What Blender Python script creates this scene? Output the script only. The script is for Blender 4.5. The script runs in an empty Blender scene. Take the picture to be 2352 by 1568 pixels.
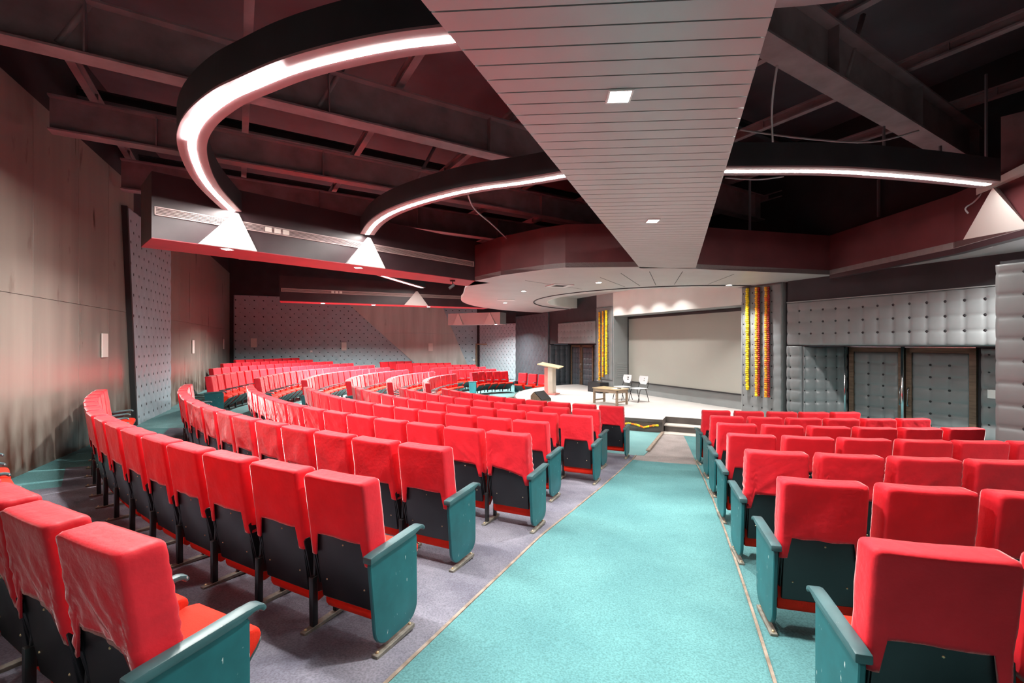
import bpy, bmesh, math, random
from mathutils import Vector, Matrix, noise

random.seed(7)
SC = bpy.context.scene
COL = SC.collection
PI = math.pi

# ------------------------------------------------------------------ place frame
F_PX = 1045.0
HZ = 787.0                      # horizon row of the photograph
EYE = 2.206                     # eye height above the flat floor in front of the stage
CX, CY = 5.494, 16.477          # centre of the seating circles
AX = -1.148                     # direction of the hall's axis
EV = Vector((math.cos(AX), math.sin(AX)))         # along the stage wall
NV = Vector((math.sin(AX), -math.cos(AX)))        # from the stage wall to the audience


def W(s, d, z=0.0):
    return Vector((CX + EV.x * s + NV.x * d, CY + EV.y * s + NV.y * d, z))


def P(R, t, z=0.0):
    return Vector((CX + R * math.sin(t), CY - R * math.cos(t), z))


def at_z(px, py, z):
    """point of the hall at height z seen at a photo pixel"""
    Y = F_PX * (EYE - z) / (py - HZ)
    return Vector(((px - 1176) / F_PX * Y, Y, z))


def smooth(a, b, x):
    u = max(0.0, min(1.0, (x - a) / (b - a)))
    return u * u * (3 - 2 * u)


def dz(t):
    u = max(0.0, -1.2 - t)
    return -0.15 * min(u, 0.9) - (0.35 * min(max(0.0, u - 0.98), 0.5))


def floor_z(R, t):
    return 0.0633 * max(R - 8.58, -0.9) + dz(t)


# ------------------------------------------------------------------ properties
def tag(o, label=None, cat=None, group=None, kind=None):
    if label:
        o['label'] = label
    if cat:
        o['category'] = cat
    if group:
        o['group'] = group
    if kind:
        o['kind'] = kind
    return o


def empty(name, loc=(0, 0, 0), rz=0.0):
    o = bpy.data.objects.new(name, None)
    o.empty_display_size = 0.1
    o.location = loc
    o.rotation_euler = (0, 0, rz)
    COL.objects.link(o)
    return o


# ------------------------------------------------------------------ materials
def new_mat(name):
    m = bpy.data.materials.new(name)
    m.use_nodes = True
    nt = m.node_tree
    b = nt.nodes['Principled BSDF']
    return m, nt, b


def nd(nt, kind, **kw):
    n = nt.nodes.new(kind)
    for k, v in kw.items():
        setattr(n, k, v)
    return n


def math_n(nt, op, a, b=None, c=None):
    n = nd(nt, 'ShaderNodeMath', operation=op)
    for i, v in enumerate((a, b, c)):
        if v is None:
            continue
        if isinstance(v, (int, float)):
            n.inputs[i].default_value = v
        else:
            nt.links.new(v, n.inputs[i])
    return n.outputs[0]


def mat(name, col, rough=0.6, metal=0.0, spec=0.5, var=0.0, vscale=6.0, bump=0.0, bscale=60.0, sheen=0.0, stretch=(1, 1, 1)):
    m, nt, b = new_mat(name)
    b.inputs['Roughness'].default_value = rough
    b.inputs['Metallic'].default_value = metal
    b.inputs['Specular IOR Level'].default_value = spec
    if sheen:
        b.inputs['Sheen Weight'].default_value = sheen
        b.inputs['Sheen Roughness'].default_value = 0.24
        b.inputs['Sheen Tint'].default_value = (1, 0.8, 0.8, 1)
    tc = nd(nt, 'ShaderNodeTexCoord')
    mp = nd(nt, 'ShaderNodeMapping')
    mp.inputs['Scale'].default_value = stretch
    nt.links.new(tc.outputs['Object'], mp.inputs['Vector'])
    if var:
        n = nd(nt, 'ShaderNodeTexNoise')
        n.inputs['Scale'].default_value = vscale
        n.inputs['Detail'].default_value = 5
        nt.links.new(mp.outputs[0], n.inputs['Vector'])
        r = nd(nt, 'ShaderNodeValToRGB')
        r.color_ramp.elements[0].position = 0.3
        r.color_ramp.elements[1].position = 0.7
        r.color_ramp.elements[0].color = [c * (1 - var) for c in col] + [1]
        r.color_ramp.elements[1].color = [min(1, c * (1 + var)) for c in col] + [1]
        nt.links.new(n.outputs['Fac'], r.inputs[0])
        nt.links.new(r.outputs[0], b.inputs['Base Color'])
    else:
        b.inputs['Base Color'].default_value = list(col) + [1]
    if bump:
        n = nd(nt, 'ShaderNodeTexNoise')
        n.inputs['Scale'].default_value = bscale
        n.inputs['Detail'].default_value = 4
        nt.links.new(mp.outputs[0], n.inputs['Vector'])
        bp = nd(nt, 'ShaderNodeBump')
        bp.inputs['Strength'].default_value = bump
        bp.inputs['Distance'].default_value = 0.01
        nt.links.new(n.outputs['Fac'], bp.inputs['Height'])
        nt.links.new(bp.outputs[0], b.inputs['Normal'])
    return m


def glow(name, col, strength):
    m, nt, b = new_mat(name)
    b.inputs['Base Color'].default_value = (0.8, 0.8, 0.8, 1)
    b.inputs['Emission Color'].default_value = list(col) + [1]
    b.inputs['Emission Strength'].default_value = strength
    return m


def carpet_mat(name, col, col2, scale=1.4):
    m, nt, b = new_mat(name)
    b.inputs['Roughness'].default_value = 0.95
    b.inputs['Specular IOR Level'].default_value = 0.15
    tc = nd(nt, 'ShaderNodeTexCoord')
    n1 = nd(nt, 'ShaderNodeTexNoise')
    n1.inputs['Scale'].default_value = scale
    n1.inputs['Detail'].default_value = 6
    n2 = nd(nt, 'ShaderNodeTexNoise')
    n2.inputs['Scale'].default_value = 85
    n2.inputs['Detail'].default_value = 3
    for n in (n1, n2):
        nt.links.new(tc.outputs['Object'], n.inputs['Vector'])
    r = nd(nt, 'ShaderNodeValToRGB')
    r.color_ramp.elements[0].position = 0.35
    r.color_ramp.elements[1].position = 0.68
    r.color_ramp.elements[0].color = list(col2) + [1]
    r.color_ramp.elements[1].color = list(col) + [1]
    nt.links.new(n1.outputs['Fac'], r.inputs[0])
    mx = nd(nt, 'ShaderNodeMix', data_type='RGBA', blend_type='MULTIPLY')
    mx.inputs[0].default_value = 0.75
    r2 = nd(nt, 'ShaderNodeValToRGB')
    r2.color_ramp.elements[0].position = 0.32
    r2.color_ramp.elements[1].position = 0.62
    r2.color_ramp.elements[0].color = (0.55, 0.55, 0.55, 1)
    r2.color_ramp.elements[1].color = (1, 1, 1, 1)
    nt.links.new(n2.outputs['Fac'], r2.inputs[0])
    nt.links.new(r.outputs[0], mx.inputs[6])
    nt.links.new(r2.outputs[0], mx.inputs[7])
    nt.links.new(mx.outputs[2], b.inputs['Base Color'])
    bp = nd(nt, 'ShaderNodeBump')
    bp.inputs['Strength'].default_value = 0.6
    bp.inputs['Distance'].default_value = 0.006
    nt.links.new(n2.outputs['Fac'], bp.inputs['Height'])
    nt.links.new(bp.outputs[0], b.inputs['Normal'])
    return m


def laminate_mat(name, col, stain, rough=0.28):
    """dark laminated wall boards: streaks along z, worn patches near the floor"""
    m, nt, b = new_mat(name)
    b.inputs['Specular IOR Level'].default_value = 0.6
    tc = nd(nt, 'ShaderNodeTexCoord')
    mp = nd(nt, 'ShaderNodeMapping')
    mp.inputs['Scale'].default_value = (3.2, 3.2, 0.25)
    nt.links.new(tc.outputs['Object'], mp.inputs['Vector'])
    n = nd(nt, 'ShaderNodeTexNoise')
    n.inputs['Scale'].default_value = 1.0
    n.inputs['Detail'].default_value = 8
    nt.links.new(mp.outputs[0], n.inputs['Vector'])
    r = nd(nt, 'ShaderNodeValToRGB')
    r.color_ramp.elements[0].position = 0.3
    r.color_ramp.elements[1].position = 0.75
    r.color_ramp.elements[0].color = [c * 0.82 for c in col] + [1]
    r.color_ramp.elements[1].color = [c * 1.18 for c in col] + [1]
    nt.links.new(n.outputs['Fac'], r.inputs[0])
    # damp stains with their own shape, low on the boards
    mp2 = nd(nt, 'ShaderNodeMapping')
    mp2.inputs['Scale'].default_value = (3.0, 3.0, 0.9)
    nt.links.new(tc.outputs['Object'], mp2.inputs['Vector'])
    n2 = nd(nt, 'ShaderNodeTexNoise')
    n2.inputs['Scale'].default_value = 1.3
    n2.inputs['Detail'].default_value = 7
    nt.links.new(mp2.outputs[0], n2.inputs['Vector'])
    sep = nd(nt, 'ShaderNodeSeparateXYZ')
    nt.links.new(tc.outputs['Object'], sep.inputs[0])
    h = math_n(nt, 'MULTIPLY_ADD', sep.outputs[2], -0.85, 1.35)
    a = math_n(nt, 'MULTIPLY_ADD', n2.outputs['Fac'], 5.0, -1.75)
    s = math_n(nt, 'MULTIPLY', a, h)
    cl = nd(nt, 'ShaderNodeClamp')
    nt.links.new(s, cl.inputs[0])
    mx = nd(nt, 'ShaderNodeMix', data_type='RGBA')
    nt.links.new(cl.outputs[0], mx.inputs[0])
    nt.links.new(r.outputs[0], mx.inputs[6])
    mx.inputs[7].default_value = list(stain) + [1]
    nt.links.new(mx.outputs[2], b.inputs['Base Color'])
    rr = math_n(nt, 'MULTIPLY_ADD', n.outputs['Fac'], 0.16, rough - 0.06)
    nt.links.new(rr, b.inputs['Roughness'])
    return m


def scratch_mat(name, col, chip):
    m, nt, b = new_mat(name)
    b.inputs['Roughness'].default_value = 0.42
    tc = nd(nt, 'ShaderNodeTexCoord')
    mp = nd(nt, 'ShaderNodeMapping')
    mp.inputs['Scale'].default_value = (60, 60, 16)
    nt.links.new(tc.outputs['Object'], mp.inputs['Vector'])
    n = nd(nt, 'ShaderNodeTexNoise')
    n.inputs['Scale'].default_value = 1.0
    n.inputs['Detail'].default_value = 3
    nt.links.new(mp.outputs[0], n.inputs['Vector'])
    n2 = nd(nt, 'ShaderNodeTexNoise')
    n2.inputs['Scale'].default_value = 5.0
    n2.inputs['Detail'].default_value = 5
    nt.links.new(tc.outputs['Object'], n2.inputs['Vector'])
    r = nd(nt, 'ShaderNodeValToRGB')
    r.color_ramp.elements[0].position = 0.3
    r.color_ramp.elements[1].position = 0.75
    r.color_ramp.elements[0].color = [c * 0.72 for c in col] + [1]
    r.color_ramp.elements[1].color = [c * 1.2 for c in col] + [1]
    nt.links.new(n2.outputs['Fac'], r.inputs[0])
    r2 = nd(nt, 'ShaderNodeValToRGB')
    r2.color_ramp.elements[0].position = 0.705
    r2.color_ramp.elements[1].position = 0.735
    nt.links.new(n.outputs['Fac'], r2.inputs[0])
    mx = nd(nt, 'ShaderNodeMix', data_type='RGBA')
    nt.links.new(r2.outputs[0], mx.inputs[0])
    nt.links.new(r.outputs[0], mx.inputs[6])
    mx.inputs[7].default_value = list(chip) + [1]
    nt.links.new(mx.outputs[2], b.inputs['Base Color'])
    return m


def wood_mat(name, c1, c2, rough=0.45, scale=(3, 18, 18)):
    m, nt, b = new_mat(name)
    b.inputs['Roughness'].default_value = rough
    tc = nd(nt, 'ShaderNodeTexCoord')
    mp = nd(nt, 'ShaderNodeMapping')
    mp.inputs['Scale'].default_value = scale
    nt.links.new(tc.outputs['Object'], mp.inputs['Vector'])
    n = nd(nt, 'ShaderNodeTexNoise')
    n.inputs['Scale'].default_value = 1.5
    n.inputs['Detail'].default_value = 6
    nt.links.new(mp.outputs[0], n.inputs['Vector'])
    r = nd(nt, 'ShaderNodeValToRGB')
    r.color_ramp.elements[0].position = 0.35
    r.color_ramp.elements[1].position = 0.65
    r.color_ramp.elements[0].color = list(c1) + [1]
    r.color_ramp.elements[1].color = list(c2) + [1]
    nt.links.new(n.outputs['Fac'], r.inputs[0])
    nt.links.new(r.outputs[0], b.inputs['Base Color'])
    return m


M = {}
M['cover'] = mat('red_cover_cloth', (0.75, 0.018, 0.032), 0.62, spec=0.28, var=0.10, vscale=5, bump=0.3, bscale=26, sheen=0.9)
M['seat_cloth'] = mat('orange_red_upholstery', (0.78, 0.022, 0.006), 0.8, spec=0.25, var=0.12, vscale=7, bump=0.15, bscale=160, sheen=0.1)
M['shell'] = mat('black_seat_shell', (0.010, 0.011, 0.014), 0.36, spec=0.55, var=0.25, vscale=4, bump=0.05, bscale=200)
M['steel_black'] = mat('black_painted_steel', (0.012, 0.012, 0.013), 0.35, spec=0.6)
M['steel_edge'] = mat('worn_steel_bracket', (0.06, 0.08, 0.085), 0.3, metal=0.6)
M['teal'] = scratch_mat('teal_painted_board', (0.010, 0.115, 0.130), (0.45, 0.52, 0.5))
M['teal_arm'] = scratch_mat('teal_painted_armrest', (0.045, 0.115, 0.125), (0.4, 0.45, 0.45))
M['foot'] = mat('dusty_steel_foot', (0.20, 0.19, 0.16), 0.6, metal=0.3, var=0.4, vscale=20)
M['pan'] = mat('grey_green_seat_board', (0.045, 0.06, 0.062), 0.5)
M['brass'] = mat('brass_bolt', (0.65, 0.5, 0.3), 0.35, metal=0.8)
M['carpet_teal'] = carpet_mat('teal_carpet', (0.115, 0.275, 0.28), (0.085, 0.215, 0.225))
M['carpet_pale'] = carpet_mat('pale_teal_carpet', (0.20, 0.38, 0.38), (0.15, 0.31, 0.315))
M['carpet_grey'] = carpet_mat('grey_carpet', (0.24, 0.235, 0.28), (0.13, 0.128, 0.165), 2.2)
M['ramp'] = carpet_mat('grey_ramp_cloth', (0.36, 0.31, 0.295), (0.28, 0.245, 0.235), 3)
M['edging'] = wood_mat('worn_edging_strip', (0.17, 0.125, 0.09), (0.33, 0.265, 0.21), 0.6, (8, 8, 8))
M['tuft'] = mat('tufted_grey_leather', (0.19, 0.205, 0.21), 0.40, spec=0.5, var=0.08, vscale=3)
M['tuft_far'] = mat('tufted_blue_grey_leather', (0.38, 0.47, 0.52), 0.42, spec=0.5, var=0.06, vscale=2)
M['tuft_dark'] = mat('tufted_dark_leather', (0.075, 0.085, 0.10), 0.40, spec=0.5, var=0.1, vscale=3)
M['button'] = mat('black_button', (0.008, 0.008, 0.01), 0.5)
M['laminate'] = laminate_mat('brown_laminate', (0.27, 0.242, 0.208), (0.075, 0.030, 0.018))
M['laminate_grey'] = laminate_mat('grey_laminate', (0.52, 0.50, 0.47), (0.34, 0.31, 0.28), 0.34)
M['joint'] = mat('dark_joint', (0.012, 0.011, 0.011), 0.7)
M['black'] = mat('black_paint', (0.022, 0.022, 0.027), 0.6, var=0.3, vscale=2)
M['roof'] = mat('dark_roof_sheet', (0.085, 0.07, 0.085), 0.65, var=0.25, vscale=1.2)
M['beam'] = mat('dark_roof_steel', (0.26, 0.19, 0.205), 0.5, spec=0.4, var=0.25, vscale=3)
M['maroon'] = mat('maroon_fascia', (0.11, 0.028, 0.032), 0.45, var=0.2, vscale=2)
M['fascia_dark'] = mat('dark_fascia', (0.042, 0.022, 0.026), 0.4, var=0.2, vscale=2)
M['soffit'] = mat('satin_grey_soffit', (0.50, 0.485, 0.475), 0.45, metal=0.15, var=0.05, vscale=1.5)
M['plank'] = mat('satin_aluminium_plank', (0.46, 0.445, 0.445), 0.36, metal=0.35, var=0.05, vscale=1.2)
M['red_soffit'] = mat('red_soffit', (0.36, 0.035, 0.055), 0.5, var=0.12, vscale=2)
M['cove'] = mat('pinkish_cove_board', (0.30, 0.17, 0.18), 0.5, var=0.1, vscale=2)
M['pale'] = mat('pale_scallop_and_trim', (0.62, 0.58, 0.55), 0.55)
M['white'] = mat('white_plastic', (0.82, 0.82, 0.80), 0.4)
M['cream'] = mat('cream_wall_plate', (0.80, 0.76, 0.70), 0.45)
M['screen'] = mat('grey_screen_cloth', (0.36, 0.355, 0.315), 0.8, var=0.03, vscale=1)
M['screen_black'] = mat('screen_border', (0.02, 0.02, 0.022), 0.6)
M['plaster'] = mat('white_plaster', (0.66, 0.66, 0.63), 0.7, var=0.04, vscale=2)
M['plaster_grey'] = mat('grey_plaster', (0.27, 0.29, 0.29), 0.6, var=0.05, vscale=2)
M['stage_top'] = mat('pale_stage_carpet', (0.50, 0.475, 0.455), 0.9, spec=0.15, var=0.05, vscale=2, bump=0.3, bscale=120)
M['stage_side'] = mat('dark_stage_board', (0.085, 0.07, 0.062), 0.6, var=0.2, vscale=4)
M['step_edge'] = mat('pale_step_nosing', (0.50, 0.45, 0.40), 0.6)
M['wood'] = wood_mat('brown_door_wood', (0.10, 0.062, 0.038), (0.17, 0.11, 0.07))
M['wood_desk'] = wood_mat('tan_desk_wood', (0.26, 0.19, 0.13), (0.36, 0.27, 0.19))
M['wood_top'] = wood_mat('polished_desk_top', (0.55, 0.42, 0.24), (0.68, 0.55, 0.36), 0.3)
M['podium'] = mat('cream_podium_laminate', (0.60, 0.54, 0.45), 0.45, var=0.05, vscale=4)
M['podium_pink'] = mat('pink_podium_side', (0.62, 0.22, 0.19), 0.5)
M['chrome'] = mat('chrome', (0.75, 0.77, 0.8), 0.15, metal=1.0)
M['grille'] = mat('pale_grille_metal', (0.52, 0.40, 0.38), 0.5, metal=0.2)
M['grille_dark'] = mat('grille_recess', (0.05, 0.03, 0.03), 0.7)
M['led'] = glow('led_strip_glow', (1.0, 0.97, 0.92), 90.0)
M['led_hot'] = glow('led_tube_glow', (1.0, 0.98, 0.94), 900.0)
M['lamp'] = glow('downlight_glow', (1.0, 0.98, 0.95), 30.0)
M['chair_white'] = mat('white_chair_plastic', (0.72, 0.74, 0.76), 0.4)
M['yellow'] = mat('yellow_marigold', (0.90, 0.62, 0.01), 0.7, var=0.2, vscale=30, bump=0.6, bscale=60)
M['amber'] = mat('amber_marigold', (0.90, 0.36, 0.01), 0.7, var=0.25, vscale=30, bump=0.6, bscale=60)
M['orange'] = mat('orange_marigold', (0.85, 0.17, 0.01), 0.7, var=0.25, vscale=30, bump=0.6, bscale=60)
M['darkred'] = mat('dark_red_flower', (0.30, 0.012, 0.012), 0.7, var=0.2, vscale=30)
M['red_plastic'] = mat('red_plastic', (0.7, 0.03, 0.03), 0.4)
M['cable'] = mat('grey_cable', (0.42, 0.40, 0.42), 0.5)
M['rod'] = mat('galvanised_rod', (0.28, 0.28, 0.31), 0.4, metal=0.5)
M['paper'] = mat('white_paper', (0.8, 0.8, 0.78), 0.7)


# ------------------------------------------------------------------ mesh helpers
class MB:
    def __init__(self):
        self.bm = bmesh.new()

    def quad(self, pts, mi=0):
        vs = [self.bm.verts.new(p) for p in pts]
        f = self.bm.faces.new(vs)
        f.material_index = mi
        return f

    def box(self, x0, x1, y0, y1, z0, z1, mi=0, bevel=0.0, seg=2, mtx=None):
        r = bmesh.ops.create_cube(self.bm, size=1.0)
        vs = r['verts']
        for v in vs:
            v.co = Vector(((x0 + x1) / 2 + v.co.x * (x1 - x0), (y0 + y1) / 2 + v.co.y * (y1 - y0), (z0 + z1) / 2 + v.co.z * (z1 - z0)))
        fs = set(f for v in vs for f in v.link_faces)
        for f in fs:
            f.material_index = mi
        if bevel:
            es = list(set(e for v in vs for e in v.link_edges))
            b = bmesh.ops.bevel(self.bm, geom=es, offset=bevel, segments=seg, profile=0.5, affect='EDGES', clamp_overlap=True)
            nv = set(v for f in b['faces'] for v in f.verts) | set(v for v in vs if v.is_valid)
            for f in b['faces']:
                f.material_index = mi
            vs = list(nv)
        if mtx is not None:
            done = set()
            st = [v for v in vs if v.is_valid]
            allv = set(st)
            for v in st:
                for f in v.link_faces:
                    allv.update(f.verts)
            for v in allv:
                v.co = mtx @ v.co
        return vs

    def prism(self, poly, z0, z1, mi=0, mi_top=None, mi_side=None, bevel=0.0):
        """vertical extrusion of an xy polygon"""
        lo = [self.bm.verts.new((p[0], p[1], z0)) for p in poly]
        hi = [self.bm.verts.new((p[0], p[1], z1)) for p in poly]
        n = len(poly)
        fs = []
        f = self.bm.faces.new(hi)
        f.material_index = mi if mi_top is None else mi_top
        fs.append(f)
        f = self.bm.faces.new(lo[::-1])
        f.material_index = mi
        fs.append(f)
        for i in range(n):
            f = self.bm.faces.new((lo[i], lo[(i + 1) % n], hi[(i + 1) % n], hi[i]))
            f.material_index = mi if mi_side is None else mi_side
            fs.append(f)
        bmesh.ops.recalc_face_normals(self.bm, faces=fs)
        return fs

    def extrude_yz(self, prof, x0, x1, mi=0, bevel=0.0, seg=2):
        """profile in (y, z), extruded along x"""
        a = [self.bm.verts.new((x0, p[0], p[1])) for p in prof]
        b = [self.bm.verts.new((x1, p[0], p[1])) for p in prof]
        n = len(prof)
        fs = [self.bm.faces.new(a), self.bm.faces.new(b[::-1])]
        for i in range(n):
            fs.append(self.bm.faces.new((a[i], b[i], b[(i + 1) % n], a[(i + 1) % n])))
        for f in fs:
            f.material_index = mi
        bmesh.ops.recalc_face_normals(self.bm, faces=fs)
        if bevel:
            es = list(set(e for f in fs for e in f.edges))
            r = bmesh.ops.bevel(self.bm, geom=es, offset=bevel, segments=seg, profile=0.5, affect='EDGES', clamp_overlap=True)
            for f in r['faces']:
                f.material_index = mi

    def tube(self, pts, r, seg=8, mi=0, cap=True):
        pts = [Vector(p) for p in pts]
        rings = []
        up = Vector((0, 0, 1))
        for i, p in enumerate(pts):
            d = (pts[min(i + 1, len(pts) - 1)] - pts[max(i - 1, 0)]).normalized()
            a = d.cross(up)
            if a.length < 1e-3:
                a = d.cross(Vector((1, 0, 0)))
            a.normalize()
            b = d.cross(a).normalized()
            rr = r[i] if isinstance(r, (list, tuple)) else r
            rings.append([self.bm.verts.new(p + (a * math.cos(2 * PI * k / seg) + b * math.sin(2 * PI * k / seg)) * rr) for k in range(seg)])
        for i in range(len(rings) - 1):
            for k in range(seg):
                f = self.bm.faces.new((rings[i][k], rings[i][(k + 1) % seg], rings[i + 1][(k + 1) % seg], rings[i + 1][k]))
                f.material_index = mi
                f.smooth = True
        if cap:
            for rg in (rings[0][::-1], rings[-1]):
                f = self.bm.faces.new(rg)
                f.material_index = mi

    def cyl(self, c, r, h, seg=20, mi=0, r2=None):
        lo = [self.bm.verts.new((c[0] + r * math.cos(2 * PI * k / seg), c[1] + r * math.sin(2 * PI * k / seg), c[2])) for k in range(seg)]
        r2 = r if r2 is None else r2
        hi = [self.bm.verts.new((c[0] + r2 * math.cos(2 * PI * k / seg), c[1] + r2 * math.sin(2 * PI * k / seg), c[2] + h)) for k in range(seg)]
        fs = [self.bm.faces.new(hi), self.bm.faces.new(lo[::-1])]
        for k in range(seg):
            fs.append(self.bm.faces.new((lo[k], lo[(k + 1) % seg], hi[(k + 1) % seg], hi[k])))
        for f in fs:
            f.material_index = mi

    def ball(self, c, r, mi=0, u=8, v=6, sz=1.0):
        res = bmesh.ops.create_uvsphere(self.bm, u_segments=u, v_segments=v, radius=r)
        for w in res['verts']:
            w.co = Vector((c[0] + w.co.x, c[1] + w.co.y, c[2] + w.co.z * sz))
        for f in set(f for w in res['verts'] for f in w.link_faces):
            f.material_index = mi
            f.smooth = True

    def mesh(self, name, mats, smooth=False):
        me = bpy.data.meshes.new(name)
        bmesh.ops.recalc_face_normals(self.bm, faces=self.bm.faces[:])
        self.bm.to_mesh(me)
        self.bm.free()
        for m in (mats if isinstance(mats, (list, tuple)) else [mats]):
            me.materials.append(m)
        if smooth:
            me.polygons.foreach_set('use_smooth', [True] * len(me.polygons))
            try:
                me.set_sharp_from_angle(angle=math.radians(40))
            except Exception:
                pass
        return me

    def build(self, name, mats, parent=None, smooth=False, loc=None, rz=None, mtx=None):
        o = bpy.data.objects.new(name, self.mesh(name, mats, smooth))
        COL.objects.link(o)
        if parent is not None:
            o.parent = parent
        if loc is not None:
            o.location = loc
        if rz is not None:
            o.rotation_euler = (0, 0, rz)
        if mtx is not None:
            o.matrix_world = mtx
        return o


def add(name, mesh, parent=None, loc=(0, 0, 0), rz=0.0):
    o = bpy.data.objects.new(name, mesh)
    COL.objects.link(o)
    o.parent = parent
    o.location = loc
    o.rotation_euler = (0, 0, rz)
    return o


def frame_mtx(origin, xdir):
    """object frame on a wall: local x along the wall, y out of it, z up"""
    x = Vector((xdir[0], xdir[1], 0)).normalized()
    z = Vector((0, 0, 1))
    y = z.cross(x)
    m = Matrix.Identity(4)
    for i, a in enumerate((x, y, z)):
        m[0][i], m[1][i], m[2][i] = a.x, a.y, a.z
    m.translation = origin
    return m


# tufted leather: a real quilted surface, deep at the buttons, with a button in each dimple
def tufted_mesh(name, quad, cell, mats, puff=0.035, stagger=False, thick=0.06, res=6, gy=None, rb=0.020):
    """quad: four (x, z) corners (bl, br, tr, tl) in the wall frame; y points into the hall"""
    bl, br, tr, tl = [Vector((q[0], 0, q[1])) for q in quad]
    wd = max((br - bl).length, (tr - tl).length)
    ht = max((tl - bl).length, (tr - br).length)
    gx = cell
    gz = gy or cell
    nx = max(2, int(round(wd / gx * res)))
    nz = max(2, int(round(ht / gz * res)))
    x0 = min(bl.x, tl.x)
    z0 = min(bl.z, br.z)
    bm = bmesh.new()
    vs = []

    def dimple(x, z):
        a = (x - x0) / gx
        b = (z - z0) / gz
        if stagger:
            u, v = a + b * 0.5, a - b * 0.5
        else:
            u, v = a, b
        du, dv = abs(u - round(u)), abs(v - round(v))
        r = math.hypot(du, dv)
        seam = math.exp(-(du / 0.07) ** 2) * 0.33 + math.exp(-(dv / 0.07) ** 2) * 0.33
        body = (abs(math.sin(PI * u)) * abs(math.sin(PI * v))) ** 0.28
        w = 0.06 * noise.noise(Vector((x * 3.1, z * 2.7, x0)))
        crease = 0.16 * abs(noise.noise(Vector((math.atan2(v - round(v), u - round(u)) * 2.2, round(u) * 1.7, round(v) * 2.3)))) * math.exp(-(r / 0.30) ** 2)
        return body * (1 - 0.2 * seam) + w - crease - 0.55 * math.exp(-(r / 0.13) ** 2)

    for j in range(nz + 1):
        row = []
        q = j / nz
        for i in range(nx + 1):
            p = i / nx
            c = (bl * (1 - p) + br * p) * (1 - q) + (tl * (1 - p) + tr * p) * q
            e = 1.0
            row.append(bm.verts.new((c.x, thick + puff * dimple(c.x, c.z) * e, c.z)))
        vs.append(row)
    for j in range(nz):
        for i in range(nx):
            f = bm.faces.new((vs[j][i], vs[j][i + 1], vs[j + 1][i + 1], vs[j + 1][i]))
            f.smooth = True
    # sides
    ring = vs[0][:] + [vs[j][nx] for j in range(1, nz + 1)] + vs[nz][nx - 1::-1] + [vs[j][0] for j in range(nz - 1, 0, -1)]
    back = [bm.verts.new((v.co.x, 0.0, v.co.z)) for v in ring]
    for k in range(len(ring)):
        f = bm.faces.new((ring[k], back[k], back[(k + 1) % len(ring)], ring[(k + 1) % len(ring)]))
    # buttons
    zmax = max(tl.z, tr.z)
    xmax = max(br.x, tr.x)

    def inside(x, z):
        q = (z - z0) / max(1e-6, zmax - z0)
        xa = bl.x + (tl.x - bl.x) * q
        xb = br.x + (tr.x - br.x) * q
        return xa + 0.03 < x < xb - 0.03 and z0 + 0.03 < z < zmax - 0.03
    na = int((xmax - x0) / gx) + 2
    nb = int((zmax - z0) / gz) + 2
    for b_ in range(nb * (2 if stagger else 1) + 1):
        for a_ in range(-1, na + 1):
            if stagger:
                x = x0 + (a_ + (0.5 if b_ % 2 else 0.0)) * gx
                z = z0 + b_ * gz
                # nodes of u = a + b/2, v = a - b/2
            else:
                x, z = x0 + a_ * gx, z0 + b_ * gz
            if not inside(x, z):
                continue
            y = thick + puff * (dimple(x, z) + 0.40) + 0.003
            r = [bm.verts.new((x + rb * math.cos(k * PI / 3), y, z + rb * math.sin(k * PI / 3))) for k in range(6)]
            t = bm.verts.new((x, y + 0.008, z))
            for k in range(6):
                f = bm.faces.new((r[k], r[(k + 1) % 6], t))
                f.material_index = 1
    bmesh.ops.recalc_face_normals(bm, faces=bm.faces[:])
    me = bpy.data.meshes.new(name)
    bm.to_mesh(me)
    bm.free()
    for m in mats:
        me.materials.append(m)
    return me


def tufted(name, origin, xdir, quad, cell=0.27, dark=False, parent=None, far=False, **kw):
    me = tufted_mesh(name, quad, cell, [M['tuft_far'] if far else (M['tuft_dark'] if dark else M['tuft']), M['button']], **kw)
    o = bpy.data.objects.new(name, me)
    COL.objects.link(o)
    o.matrix_world = frame_mtx(origin, xdir)
    if parent is not None:
        o.parent = parent
    return o


def struct(o):
    o['kind'] = 'structure'
    return o


def slab(name, origin, xdir, x0, x1, z0, z1, y0, y1, m):
    b = MB()
    b.box(x0, x1, y0, y1, z0, z1)
    return struct(b.build(name, m, mtx=frame_mtx(origin, xdir)))


# ------------------------------------------------------------------ floor


def t_l(R):
    return -0.412 + max(0.0, min(4.5, 13.0 - R)) * 0.0050




def t_r(R):
    return -0.284 + max(0.0, 15.0 - R) * 0.0048


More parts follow.
